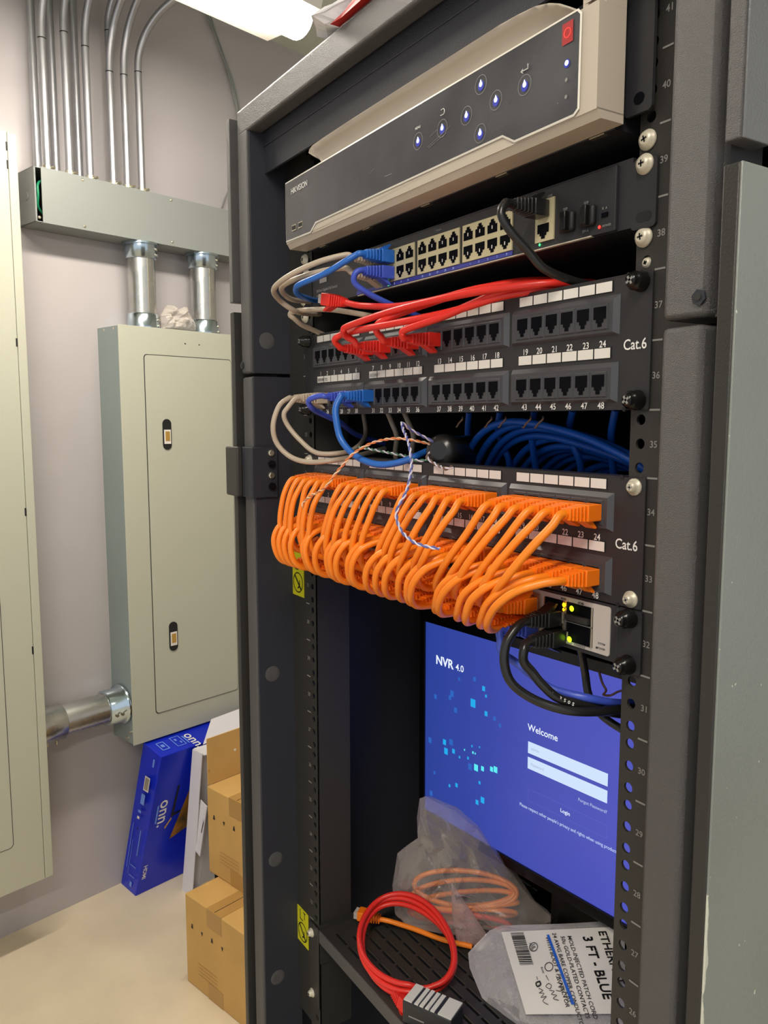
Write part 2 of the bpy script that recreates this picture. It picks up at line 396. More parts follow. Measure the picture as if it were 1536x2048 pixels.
# horizontal pipe between the two cabinets
t = thing('pipe_nipple', 'wide steel pipe running sideways between the two grey cabinets', 'pipe', (0.07, 0.474, 0.69), WALL)
r = 0.052
b = MB(); b.cyl((0.07, 0.477, 0.690), (0.07, 0.782, 0.690), r, 'galvanized', seg=32); obj('pipe', b, t)
b = MB(); b.lathe((0.07, 0.477, 0.690), (0,1,0), [(0, r+0.007), (0.085, r+0.007), (0.09, r+0.001)], 'galvanized', 32); f = obj('collar', b, t)
for k in (0.02, 0.05):
    b = MB(); b.cyl((0.085, 0.49+k, 0.69-r-0.016), (0.085, 0.49+k, 0.69-r), 0.005, 'zinc', seg=8); obj('set_screw', b, f)
b = MB(); b.lathe((0.07, 0.712, 0.690), (0,1,0), [(0, r+0.002), (0.003, r+0.008), (0.055, r+0.008), (0.056, r+0.017), (0.066, r+0.017)], 'galv_blue', 32); f = obj('collar', b, t)
for k in (0.015, 0.035):
    b = MB(); b.cyl((0.07+r*0.8, 0.712+k, 0.69-0.01), (0.07+r+0.016, 0.712+k, 0.69-0.012), 0.0055, 'zinc', seg=8); obj('set_screw', b, f)

# ---- electrical panel
t = thing('breaker_box', 'grey green breaker box with a flush door and two slide latches', 'breaker box', (0, 0.785, 0.56), WALL)
D = 0.140
b = MB(); b.box((0, 0.783, 0.560), (D-0.004, 1.295, 1.965), 'panel_side')
for z, dd in ((1.957, 0.045), (1.957, 0.105)): b.cyl((dd, 0.7825, z), (dd, 0.783, z), 0.005, 'zinc', seg=8)
b.cyl((0.10, 0.776, 0.575), (0.10, 0.783, 0.575), 0.006, 'zinc', seg=8); b.cyl((0.12, 0.776, 0.600), (0.12, 0.783, 0.600), 0.005, 'zinc', seg=8)
obj('enclosure', b, t)
b = MB(); b.box((D-0.004, 0.780, 0.557), (D-0.001, 1.298, 1.968), 'panel_grey')
obj('cover', b, t, bevel=0.001)
def rrect(s0, s1, z0, z1, r, n=5):
    P = []
    for cx, cz, a0 in ((s1-r, z1-r, 0), (s0+r, z1-r, 90), (s0+r, z0+r, 180), (s1-r, z0+r, 270)):
        for k in range(n+1):
            a = math.radians(a0 + 90*k/n); P.append((cx + r*math.cos(a), cz + r*math.sin(a)))
    return P
b = MB(); b.prism(rrect(0.868, 1.221, 0.645, 1.879, 0.012), (D-0.0008, 0, 0), (0,1,0), (0,0,1), (1,0,0), 0.0006, 'slot_dark')
obj('door_gap', b, t)
b = MB(); b.prism(rrect(0.8705, 1.2185, 0.6475, 1.8765, 0.011), (D-0.0006, 0, 0), (0,1,0), (0,0,1), (1,0,0), 0.0022, 'panel_grey'); door = obj('door', b, t)
for z in (1.613, 0.908):
    b = MB(); b.prism(rrect(0.929, 0.962, z-0.052, z+0.052, 0.0165, 8), (D+0.0014, 0, 0), (0,1,0), (0,0,1), (1,0,0), 0.003, 'slot_dark')
    b.box((D+0.004, 0.933, z-0.032), (D+0.0065, 0.958, z+0.016), 'label_white'); b.box((D+0.0066, 0.937, z-0.022), (D+0.0074, 0.954, z+0.010), 'brass')
    obj('latch', b, door)
b = MB()
for s in (1.028, 1.085): b.box((D-0.001, s, 1.921), (D, s+0.004, 1.925), 'slot_dark')
obj('vent_dimple', b, t)

# ---- left cabinet
t = thing('electrical_cabinet', 'tall beige grey electrical cabinet cut by the left edge of the picture', 'electrical cabinet', (0, 0.30, 0.235), WALL)
D = 0.160
b = MB(); b.box((0, -0.20, 0.240), (D-0.006, 0.468, 2.468), 'panel_grey'); obj('enclosure', b, t)
b = MB(); b.box((D-0.006, -0.20, 0.233), (D, 0.4485, 2.470), 'panel_grey'); obj('cover', b, t, bevel=0.001)
b = MB(); b.box((D-0.008, 0.4502, 0.233), (D, 0.476, 2.470), 'panel_grey'); obj('trim_flange', b, t, bevel=0.002)
b = MB()
for z in (2.43, 2.38, 1.885, 1.39, 0.968): b.box((D-0.002, 0.4445, z-0.012), (D+0.0006, 0.4492, z+0.012), 'slot_dark')
obj('hinge_slot', b, t)
b = MB(); b.prism(rrect(-0.18, 0.360, 0.373, 2.30, 0.014), (D-0.001, 0, 0), (0,1,0), (0,0,1), (1,0,0), 0.0013, 'slot_dark'); obj('door_gap', b, t)
b = MB(); b.prism(rrect(-0.178, 0.3575, 0.3755, 2.298, 0.013), (D-0.001, 0, 0), (0,1,0), (0,0,1), (1,0,0), 0.0028, 'panel_grey'); obj('door', b, t)

# ---- thin grey wires on the wall
wl = [[(0.015, 1.23, 3.11), (0.015, 1.272, 3.05), (0.012, 1.325, 2.95), (0.012, 1.355, 2.86), (0.012, 1.372, 2.78), (0.012, 1.375, 2.6)],
      [(0.012, 1.245, 3.11), (0.012, 1.29, 3.04), (0.012, 1.340, 2.93), (0.012, 1.367, 2.84), (0.012, 1.385, 2.74), (0.012, 1.385, 2.6)],
      [(0.010, 1.26, 3.11), (0.010, 1.31, 3.0), (0.010, 1.352, 2.92), (0.010, 1.380, 2.83), (0.010, 1.397, 2.70), (0.01, 1.395, 2.6)],
      [(0.01, 1.42, 2.70), (0.01, 1.375, 2.62), (0.01, 1.335, 2.54), (0.01, 1.292, 2.45), (0.02, 1.28, 2.41)]]
for p, lb in zip(wl, ('leftmost thin grey wire fanning down the wall to the rack', 'middle thin grey wire fanning down the wall to the rack', 'right thin grey wire fanning down the wall to the rack', 'thin grey wire slanting up from the wireway beside the rack')):
    b = MB(); b.tube(p, 0.0028, 'emt_steel' if p is wl[3] else 'trough_grey', 8, 5)
    tag(obj('wall_wire', b, o=p[0], frame=WALL), lb, 'wire', 'thin wires on the wall')

# ---- crumpled bag on the electrical panel
def crumple(mb, outline, o, e1, e2, h, m, rings=12, amp=0.35, f=22.0, seed=0.0, flat=0.0, step=10):
    """closed lumpy sack: the outline ring, bulged to both sides and creased"""
    o = Vector(o); e1 = Vector(e1).normalized(); e2 = Vector(e2).normalized(); nn = e1.cross(e2).normalized()
    n0 = len(outline); P = []
    for i in range(n0):
        a = outline[i]; c = outline[(i+1) % n0]
        for k in range(step): P.append((a[0] + (c[0]-a[0])*k/step, a[1] + (c[1]-a[1])*k/step))
    n = len(P); cx = sum(p[0] for p in P)/n; cy = sum(p[1] for p in P)/n
    scale = max(abs(p[0]-cx) + abs(p[1]-cy) for p in P)
    for sgn in (1, -1):
        V = []
        for r in range(rings+1):
            tt = 1 - r/rings
            for i in range(n):
                x = cx + (P[i][0]-cx)*tt; y = cy + (P[i][1]-cy)*tt
                q = Vector((x*f + seed, y*f - seed, sgn*3.1 + seed))
                w = noise.noise(q) + 0.6*noise.noise(q*2.3) + 0.35*abs(noise.noise(q*5.1))
                cr = 1 - 2*abs(noise.noise(q*1.3 + Vector((5, 1, 2))))
                off = sgn * h * (math.sqrt(max(0, 1 - tt**3)) * (1 + amp*w*1.2) - flat) + h*amp*0.6*cr*(1-tt*0.4)*sgn
                jx = 0.12*h*w*(1-tt)*tt*4; 
                V.append(o + e1*(x + jx) + e2*(y + 0.5*jx) + nn*off*(1 if r else 0.0) + (nn*h*0.25*w if r == 0 else Vector()))
        F = [(r*n+i, r*n+(i+1) % n, (r+1)*n+(i+1) % n, (r+1)*n+i) for r in range(rings) for i in range(n)]
        mb.add(V, F, m, False)
    return mb
b = MB(); crumple(b, [(-0.055, 0.0), (-0.06, 0.045), (-0.03, 0.085), (0.01, 0.07), (0.035, 0.085), (0.07, 0.04), (0.075, 0.0)], (0.075, 1.035, 1.972), (0,1,0), (0,0,1), 0.030, 'clear_plastic', 8, 0.6, 30)
tag(obj('plastic_bag', b, o=(0.075, 1.035, 1.97), frame=WALL), 'small crumpled clear bag lying between the two wide pipes on top of the electrical panel', 'bag')

# ---- blue television carton leaning at the wall
def V3(s, dp, z): return Vector((dp, s, z))
t = thing('television_box', 'glossy blue television carton standing against the wall under the electrical panel', 'box', (0.07, 0.80, 0), WALL)
A = V3(0.786, 0.002, 0.0); B_ = V3(0.780, 0.112, 0.0); E_ = V3(0.826, 0.123, 0.553); F_ = V3(0.834, 0.222, 0.524)
L = Vector((0.0, 0.62, 0.0))
b = MB(); b.add([A, B_, F_, E_, A+L, B_+L, F_+L, E_+L], ((0,1,2,3), (4,7,6,5), (0,4,5,1), (1,5,6,2), (2,6,7,3), (3,7,4,0)), 'box_blue'); box = obj('carton', b, t, bevel=0.002)
nf = (F_ - B_).cross(L).normalized(); nf = nf if nf.x > 0 else -nf
up = (F_ - B_).normalized(); dn = -up; ri = Vector((0,1,0))
def onf(s, k, lift=0.0015): return B_ + up*k + ri*s + nf*lift       # a point of the front face
b = MB()
b.text('onn.', onf(0.034, 0.360), dn, ri, 0.060, 'ink_white'); b.add([onf(0.022, 0.345), onf(0.029, 0.345), onf(0.029, 0.275), onf(0.022, 0.275)], [(0,1,2,3)], 'box_blue_print')
b.text('HDMI', onf(0.012, 0.115), dn, ri, 0.022, 'ink_white')
obj('front_lettering', b, t)
b = MB(); b.add([onf(0.098, 0.185), onf(0.36, 0.265), onf(0.36, 0.43), onf(0.160, 0.415)], [(0,1,2,3)], 'picture_olive')
b.add([onf(0.092, 0.40, 0.0018), onf(0.100, 0.40, 0.0018), onf(0.096, 0.29, 0.0018), onf(0.086, 0.29, 0.0018)], [(0,1,2,3)], 'ink_black')
b.add([onf(0.066, 0.245, 0.0018), onf(0.070, 0.237, 0.0018), onf(0.092, 0.270, 0.0018), onf(0.088, 0.276, 0.0018)], [(0,1,2,3)], 'cardboard')
b.add([onf(0.086, 0.290, 0.0018), onf(0.086, 0.276, 0.0018), onf(0.125, 0.286, 0.0018), onf(0.125, 0.292, 0.0018)], [(0,1,2,3)], 'ink_black')
obj('front_picture', b, t)
nt_ = (F_ - E_).normalized(); nu = nt_.cross(Vector((0,1,0))).normalized(); nu = nu if nu.z > 0 else -nu
def ont(s, k, lift=0.0015): return E_ + nt_*k + ri*s + nu*lift
b = MB(); b.text('onn.', ont(0.135, 0.030), nt_, ri, 0.052, 'ink_white'); b.add([ont(0.126, 0.035), ont(0.131, 0.035), ont(0.131, 0.080), ont(0.126, 0.080)], [(0,1,2,3)], 'box_blue_print')
for s0, k0, s1, k1 in ((0.025, 0.030, 0.055, 0.034), (0.025, 0.072, 0.055, 0.076), (0.025, 0.030, 0.029, 0.076), (0.051, 0.030, 0.055, 0.076), (0.034, 0.045, 0.046, 0.060),
                       (0.082, 0.025, 0.118, 0.028), (0.082, 0.078, 0.118, 0.081), (0.082, 0.025, 0.085, 0.081), (0.115, 0.025, 0.118, 0.081), (0.092, 0.038, 0.100, 0.050), (0.104, 0.056, 0.110, 0.068), (0.26, 0.03, 0.29, 0.06)):
    b.add([ont(s0, k0), ont(s1, k0), ont(s1, k1), ont(s0, k1)], [(0,1,2,3)], 'box_blue_print')
b.add([ont(0.30, 0.035), ont(0.335, 0.035), ont(0.335, 0.055), ont(0.30, 0.055)], [(0,1,2,3)], 'ink_white')
b.add([ont(0.40, 0.03), ont(0.425, 0.03), ont(0.425, 0.05), ont(0.40, 0.05)], [(0,1,2,3)], 'ink_white')
obj('top_print', b, t)
ne = (B_ - A).cross(E_ - A).normalized(); ne = ne if ne.y < 0 else -ne
ed = (B_ - A).normalized(); eu = (E_ - A).normalized()
def one(a, k, lift=0.0015): return A + ed*a + eu*k + ne*lift
b = MB()
for a0, a1, k0, k1, mm in ((0.05, 0.085, 0.40, 0.455, 'label_white'), (0.055, 0.08, 0.405, 0.45, 'zinc'), (0.045, 0.07, 0.345, 0.385, 'box_blue_print'), (0.04, 0.06, 0.31, 0.32, 'box_blue_print'),
                           (0.04, 0.055, 0.285, 0.295, 'ink_white'), (0.05, 0.056, 0.245, 0.252, 'ink_black'), (0.02, 0.023, 0.08, 0.26, 'box_blue_print'), (0.035, 0.037, 0.06, 0.2, 'box_blue_print'),
                           (0.075, 0.08, 0.15, 0.25, 'box_blue_print'), (0.045, 0.085, 0.06, 0.063, 'box_blue_print'), (0.045, 0.085, 0.10, 0.103, 'box_blue_print'), (0.06, 0.075, 0.02, 0.04, 'box_blue_print'), (0.085, 0.095, 0.5, 0.53, 'box_blue_print')):
    b.add([one(a0, k0, 0.0015 if mm != 'zinc' else 0.002), one(a1, k0), one(a1, k1), one(a0, k1, 0.0015 if mm != 'zinc' else 0.002)], [(0,1,2,3)], mm)
obj('end_print', b, t)

# ---- open white carton in front of it
t = thing('open_carton', 'open white lined carton with torn flaps leaning beside the blue television box', 'box', (0.25, 0.95, 0), WALL)
b = MB(); th = 0.003
def panelq(mb, P, m, thick=th):
    P = [Vector(p) for p in P]; nn = (P[1]-P[0]).cross(P[2]-P[0]).normalized()*thick
    n = len(P); mb.add(P + [p + nn for p in P], [tuple(reversed(range(n))), tuple(range(n, 2*n))] + [(k, (k+1) % n, n+(k+1) % n, n+k) for k in range(n)], m)
panelq(b, [V3(0.915, 0.200, 0.0), V3(0.915, 0.262, 0.0), V3(0.952, 0.292, 0.52), V3(0.952, 0.235, 0.52)], 'box_white')
obj('side_wall', b, t)
b = MB(); panelq(b, [V3(0.975, 0.215, 0.0), V3(1.30, 0.215, 0.0), V3(1.33, 0.24, 0.50), V3(1.035, 0.24, 0.50)], 'box_white'); panelq(b, [V3(0.915, 0.200, 0.0), V3(0.975, 0.215, 0.0), V3(1.035, 0.24, 0.50), V3(0.955, 0.235, 0.52)], 'box_white'); obj('back_wall', b, t)
b = MB(); panelq(b, [V3(0.952, 0.236, 0.52), V3(0.952, 0.300, 0.515), V3(1.035, 0.300, 0.50), V3(1.03, 0.24, 0.52)], 'box_white'); panelq(b, [V3(0.99, 0.238, 0.525), V3(1.30, 0.245, 0.55), V3(1.33, 0.20, 0.60), V3(1.06, 0.19, 0.585)], 'box_white'); obj('top_flap', b, t)
b = MB(); panelq(b, [V3(0.930, 0.264, 0.17), V3(0.926, 0.300, 0.16), V3(0.948, 0.318, 0.34), V3(0.950, 0.278, 0.35)], 'box_white'); b.add([V3(0.9302, 0.300, 0.245), V3(0.9302, 0.303, 0.245), V3(0.941, 0.31, 0.295), V3(0.940, 0.306, 0.295)], [(0,1,2,3)], 'slot_dark'); obj('tongue_flap', b, t)
b = MB(); panelq(b, [V3(0.915, 0.200, 0.0), V3(0.915, 0.262, 0.003), V3(0.975, 0.272, 0.003), V3(0.975, 0.215, 0.0)], 'box_white'); obj('bottom_flap', b, t)

# ---- cardboard boxes
def cardboard(label, s0, s1, d0, d1, z0, z1, marks):
    t = thing('cardboard_box', label, 'box', ((d0+d1)/2, (s0+s1)/2, z0), WALL, 'plain brown cardboard boxes beside the rack')
    b = MB(); b.box((d0, s0, z0), (d1, s1, z1), 'cardboard', bev=0.003); obj('carton', b, t)
    b = MB(); m_ = (d0+d1)/2
    b.box((d0-0.0004, (s0+s1)/2-0.03, z0+0.01), (d1+0.0006, (s0+s1)/2+0.03, z1+0.0008), 'packing_tape')
    b.box((m_-0.035, s0-0.0008, z1-0.055), (m_+0.035, s1, z1+0.0011), 'packing_tape')
    b.box((m_-0.035, s0-0.0008, z0), (m_+0.035, s0, z0+0.05), 'packing_tape')
    obj('tape', b, t)
    b = MB(); b.box((m_-0.001, s0+0.003, z1+0.0008), (m_+0.001, s1-0.003, z1+0.0014), 'slot_dark'); obj('flap_seam', b, t)
    fs_ = s0 - 0.0012; zz = z1 - 0.085
    for k in range(4):
        b = MB()
        a = d0 + (0.05 + 0.10*k)*(d1-d0)*1.7 + 0.005
        b.add([(a, fs_, zz), (a+0.010, fs_, zz), (a+0.005, fs_, zz-0.013)] if k % 2 else [(a, fs_, zz-0.010), (a+0.010, fs_, zz-0.010), (a+0.007, fs_, zz+0.004), (a+0.003, fs_, zz+0.004)], [(0,1,2)] if k % 2 else [(0,1,2,3)], 'ink_black')
        obj('handling_symbol', b, t)
    b = MB()
    for k in range(4): b.box((d0+0.06, fs_, z0+0.085-0.011*k), (d0+0.155, fs_+0.0003, z0+0.0865-0.011*k), 'packing_tape')
    obj('printing', b, t)
    return t
cardboard('closed brown cardboard box on the floor, lowest of the stack beside the rack', 0.662, 1.04, 0.612, 0.90, 0.0, 0.278, 1)
t = cardboard('brown cardboard box stacked on the floor box, one flap standing open', 0.778, 1.12, 0.568, 0.86, 0.2785, 0.553, 1)
b = MB(); b.box((0.565, 0.783, 0.553), (0.5685, 1.11, 0.700), 'cardboard'); b.cyl((0.569, 0.786, 0.60), (0.5705, 0.786, 0.60), 0.004, 'packing_tape', seg=8); b.cyl((0.5685, 0.885, 0.635), (0.5695, 0.885, 0.635), 0.004, 'label_white', seg=8); obj('open_flap', b, t)
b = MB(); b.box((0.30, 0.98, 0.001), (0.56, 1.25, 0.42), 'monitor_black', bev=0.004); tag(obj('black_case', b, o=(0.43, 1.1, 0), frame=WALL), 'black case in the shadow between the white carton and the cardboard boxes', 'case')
# ================================================================ the rack cabinet
rack = thing('network_rack', 'tall black network rack cabinet standing open at the front', 'network rack', (0, 0.4, 0))
ZS = 1.7105
def post(sg, z0, z1, xo, upper):
    b = MB(); xi = 0.2865
    a, c = sorted((sg*xi, sg*xo))
    b.box((a, -0.049, z0), (c, -0.012, z1), 'rack_black', bev=0.003)
    if upper: b.box((sg*(xo-0.001), -0.040, z0), (sg*(xo+0.004), -0.012, z1), 'rack_black')
    a, c = sorted((sg*(0.2835 if sg < 0 else 0.2885), sg*(0.2875 if sg < 0 else 0.2905))); b.box((a, -0.047, z0), (c, 0.004, z1), 'rack_dark')
    return obj('front_post', b, rack)
for sg in (1, -1):
    post(sg, 0.05, ZS-0.002, 0.3130, False); post(sg, ZS+0.002, 1.985, 0.3150, True)
b = MB(); b.box((-0.315, -0.049, 1.981), (0.315, -0.030, 2.010), 'rack_black', bev=0.003); b.box((-0.315, -0.030, 2.004), (0.315, 0.95, 2.010), 'rack_black')
obj('top_panel', b, rack)
b = MB(); b.box((-0.2855, -0.0290, 1.9370), (0.2855, -0.0262, 2.004), 'rack_dark'); b.box((-0.2855, -0.0300, 1.9660), (0.2855, -0.0280, 1.9680), 'rack_dark', bev=0.0006); obj('cross_member', b, rack)
b = MB(); b.box((-0.315, -0.049, 0.02), (0.315, 0.95, 0.09), 'rack_black', bev=0.003); obj('base', b, rack)
obj('rear_panel', bb((-0.315, 0.95, 0.02), (0.315, 0.958, 2.01), 'rack_dark'), rack)
# bolts where upper and lower frame members meet
for sg in (1, -1):
    b = MB(); b.cyl((sg*0.3105, -0.0505, ZS+0.012), (sg*0.3105, -0.049, ZS+0.012), 0.0045, 'rack_dark', seg=6); b.cyl((sg*0.3105, -0.0512, ZS+0.012), (sg*0.3105, -0.0505, ZS+0.012), 0.002, 'rail_black', seg=6); obj('frame_bolt', b, rack)
for sg in (1, -1):
    a, c = sorted((sg*0.3245, sg*0.335))
    q0, q1 = sorted((sg*0.3338, sg*0.3352)); e0, e1 = sorted((sg*0.3245, sg*0.3340))
    b = MB(); b.box((e0, -0.0540, 0.06), (e1, -0.030, 1.786), 'rail_black', bev=0.0010); b.box((e0, -0.0540, 1.797), (e1, -0.030, 2.005), 'rack_black', bev=0.0010); obj('side_cover_front_edge', b, rack)
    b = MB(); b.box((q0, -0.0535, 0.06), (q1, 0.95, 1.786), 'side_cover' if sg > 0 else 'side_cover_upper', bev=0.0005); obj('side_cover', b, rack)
    b = MB(); b.box((q0, -0.0535, 1.797), (q1, 0.95, 2.005), 'side_cover_upper', bev=0.0005); obj('side_cover', b, rack)
    obj('side_frame', bb((sg*0.316, 0.0, 0.06), (sg*0.322, 0.95, 2.0), 'rack_dark'), rack)

# mounting rails with real holes
HOLES = []
for k in range(2, 42):
    for d_ in (0.00635, 0.02223, 0.0381): HOLES.append(U(k) + d_)
def rail(sg, y=0.0, zmin=0.9):
    b = MB(); xi, xo, xh, r, n = sg*0.2255, sg*0.2490, sg*0.2340, 0.0036, 16
    edges = []
    hs = [h for h in HOLES if h > zmin]
    lo = hs[0] - 0.00635
    for i, h in enumerate(hs):
        hi = (h + hs[i+1])/2 if i+1 < len(hs) else h + 0.00635
        circ = [Vector((xh + r*math.cos(2*math.pi*k/n), y, h + r*math.sin(2*math.pi*k/n))) for k in range(n)]
        x0, x1 = min(xi, xo), max(xi, xo)
        rect = []
        for k in range(n):
            c_, s_ = math.cos(2*math.pi*k/n), math.sin(2*math.pi*k/n)
            tx = ((x1-xh) if c_ > 0 else (x0-xh))/c_ if abs(c_) > 1e-6 else 1e9
            tz = ((hi-h) if s_ > 0 else (lo-h))/s_ if abs(s_) > 1e-6 else 1e9
            t_ = min(tx, tz); rect.append(Vector((xh + c_*t_, y, h + s_*t_)))
        P = circ + rect + [p + Vector((0, 0.002, 0)) for p in circ] + [p + Vector((0, 0.002, 0)) for p in rect]
        F = [(k, (k+1) % n, n+(k+1) % n, n+k) for k in range(n)] + [(k, 2*n+k, 2*n+(k+1) % n, (k+1) % n) for k in range(n)] + [(2*n+k, 3*n+k, 3*n+(k+1) % n, 2*n+(k+1) % n) for k in range(n)]
        b.add(P, F, 'rail_black')
        # the corners the radial fan leaves open
        corners = [(x0, lo), (x1, lo), (x0, hi), (x1, hi)]
        for cx, cz in corners:
            near = sorted(rect, key=lambda p: (p.x-cx)**2 + (p.z-cz)**2)
            onx = [p for p in rect if abs(p.x-cx) < 1e-6]; onz = [p for p in rect if abs(p.z-cz) < 1e-6]
            if onx and onz:
                px = min(onx, key=lambda p: abs(p.z-cz)); pz = min(onz, key=lambda p: abs(p.x-cx))
                b.add([px, Vector((cx, y, cz)), pz], [(0,1,2)], 'rail_black')
        lo = hi
    # outer flange and the web that runs to the back
    a, c = sorted((sg*0.2490, sg*0.2860)); b.box((a, y, zmin), (c, y+0.002, lo), 'rail_black')
    a, c = sorted((0.2470, 0.2490)) if sg > 0 else (-0.2275, -0.2255)
    b.box((a, y+0.002, zmin), (c, y+0.045, lo), 'rail_black')
    return b
for sg in (1, -1):
    rr = obj('mounting_rail', rail(sg), rack)
    b = MB()
    for k in range(19, 42):
        b.box((sg*0.2450-0.004, -0.0004, U(k)-0.0006), (sg*0.2450+0.004, -0.0001, U(k)+0.0006), 'ink_grey')
    obj('unit_mark', b, rr)
    b = MB()
    for k in range(20, 42):
        b.text(str(k), (sg*0.2448, -0.0003, U(k)-0.0244), (1,0,0), (0,0,1), 0.0062, 'ink_grey', 'c')
    obj('unit_number', b, rr)
    a, c = sorted((sg*0.2255, sg*0.262)); obj('rear_rail', bb((a, 0.62, 0.09), (c, 0.66, 1.98), 'rail_black'), rack)
# yellow warning stickers on the left rail
for z0 in (1.4465, 0.9935):
    t0 = MB(); h = 0.047 if z0 < 1.2 else 0.053
    t0.box((-0.2828, -0.0012, z0), (-0.2535, -0.0004, z0+h), 'sticker_yellow'); st = obj('warning_sticker', t0, rack)
    b = MB(); cx, cz, ro = -0.268, z0+0.0165, 0.0125
    P = [(cx+ro*math.cos(2*math.pi*k/24), -0.0016, cz+ro*math.sin(2*math.pi*k/24)) for k in range(24)] + [(cx+(ro-0.0013)*math.cos(2*math.pi*k/24), -0.0016, cz+(ro-0.0013)*math.sin(2*math.pi*k/24)) for k in range(24)]
    b.add(P, [(k, (k+1) % 24, 24+(k+1) % 24, 24+k) for k in range(24)], 'ink_black')
    b.add([(cx-0.0095, -0.0016, cz+0.0075), (cx-0.0078, -0.0016, cz+0.0092), (cx+0.0095, -0.0016, cz-0.0075), (cx+0.0078, -0.0016, cz-0.0092)], [(0,1,2,3)], 'ink_black')
    b.add([(cx-0.001, -0.0015, cz-0.008), (cx+0.005, -0.0015, cz-0.005), (cx+0.0045, -0.0015, cz+0.003), (cx+0.003, -0.0015, cz+0.0035), (cx+0.0033, -0.0015, cz-0.003), (cx-0.001, -0.0015, cz-0.006)], [(0,1,2,3,4,5)], 'ink_black')
    for a0, a1, k0, k1 in ((cx-0.007, cx-0.006, z0+0.032, z0+0.045), (cx-0.007, cx+0.001, z0+0.032, z0+0.033), (cx+0.002, cx+0.008, z0+0.044, z0+0.045), (cx+0.005, cx+0.006, z0+0.036, z0+0.045)):
        b.box((a0, -0.0016, k0), (a1, -0.0013, k1), 'ink_black')
    obj('warning_symbol', b, st)
# hinge bracket on the left front post
b = MB(); b.box((-0.309, -0.0535, 1.5668), (-0.281, -0.049, 1.6265), 'rack_dark', bev=0.001); b.box((-0.2835, -0.053, 1.5668), (-0.2800, -0.020, 1.6265), 'rack_dark', bev=0.001)
b.box((-0.345, -0.060, 1.5668), (-0.3085, -0.0525, 1.6265), 'rail_black', bev=0.002)
hb = obj('hinge_bracket', b, rack)
for k, z in enumerate((1.6195, 1.6065, 1.5930, 1.5800)):
    b = MB()
    if k % 2 == 0: b.lathe((-0.2800, -0.0285, z), (1, -0.0, 0), [(0, 0.0042), (0.0015, 0.0042), (0.0025, 0.003)], 'zinc', 14)
    else: b.cyl((-0.2800, -0.0285, z), (-0.2770, -0.0285, z), 0.0048, 'screw_black', seg=6); b.cyl((-0.2770, -0.0285, z), (-0.2750, -0.0285, z), 0.0025, 'screw_black', seg=10)
    obj('bolt', b, hb)
# dents of the knock-outs on the left return
for z in (1.70, 1.53, 1.30, 1.06, 0.90):
    b = MB(); b.lathe((-0.2836, -0.030, z+0.05), (1,0,0), [(0, 0.010), (0.0012, 0.007), (0.0005, 0.003)], 'rack_black', 14); obj('embossed_dimple', b, rack)

# ---------------------------------------------------------------- screws
def screw_mesh(p, m='nickel', r=0.0052, big=False, cross='slot_dark'):
    b = MB(); x, y, z = p
    if big: b.lathe((x, y, z), (0,-1,0), [(0, r*1.25), (0.0012, r*1.25), (0.0016, r*1.05), (0.0035, r*0.95), (0.0045, r*0.6)], m, 20)
    else: b.lathe((x, y, z), (0,-1,0), [(0, r*1.15), (0.0012, r*1.15), (0.0014, r*0.85), (0.004, r*0.8), (0.0055, r*0.5)], m, 18)
    top = y - (0.0046 if big else 0.0056); a = random.random()
    for q in (a, a + math.pi/2):
        c_, s_ = math.cos(q), math.sin(q); w = 0.0006; L_ = r*0.42
        b.add([(x+c_*L_-s_*w, top, z+s_*L_+c_*w), (x-c_*L_-s_*w, top, z-s_*L_+c_*w), (x-c_*L_+s_*w, top, z-s_*L_-c_*w), (x+c_*L_+s_*w, top, z+s_*L_-c_*w)], [(0,1,2,3)], cross)
    return b
def thumb_screw(p):
    b = MB(); x, y, z = p
    b.lathe((x, y, z), (0,-1,0), [(0, 0.0068), (0.0015, 0.0068), (0.002, 0.0062), (0.0075, 0.0062), (0.008, 0.0050), (0.011, 0.0045), (0.012, 0.003)], 'screw_black', 20)
    a = 0.6
    for q in (a, a + math.pi/2):
        c_, s_ = math.cos(q), math.sin(q); w = 0.0008; L_ = 0.003; top = y - 0.0121
        b.add([(x+c_*L_-s_*w, top, z+s_*L_+c_*w), (x-c_*L_-s_*w, top, z-s_*L_+c_*w), (x-c_*L_+s_*w, top, z-s_*L_-c_*w), (x+c_*L_+s_*w, top, z+s_*L_-c_*w)], [(0,1,2,3)], 'ink_grey')
    return b
for x, z, lb in ((0.2325, 1.8340, 'round cream screw in the right rail under the video recorder ear'), (0.2320, 1.7742, 'round cream screw in the right rail below the upper switch ear'),
                 (-0.2400, 1.8376, 'round screw in the left rail under the video recorder'), (-0.2420, 1.7922, 'round screw in the left rail behind the beige cables'), (-0.2405, 1.7742, 'lowest round screw in the left rail above the upper patch panel')):
    tag(obj('rail_screw', screw_mesh((x, -0.0005, z), 'nickel', 0.0052, True), o=(x, 0, z)), lb, 'screw')
tag(obj('rail_screw', screw_mesh((0.2340, 0.0030, 1.7579), 'nickel', 0.0034, True), o=(0.234, 0, 1.7579)), 'small recessed screw in the rail hole just above the upper patch panel', 'screw')

# ---------------------------------------------------------------- video recorder
nv = thing('video_recorder', 'network video recorder with glossy dark front and beige bezel at the rack top', 'video recorder', (0, -0.0355, U(39)), Matrix.Identity(4))
nv.rotation_euler = (0, 0, math.radians(-1.02))
W2 = 0.2245; ZB = 1.8430; y0 = -0.0355
b = MB()
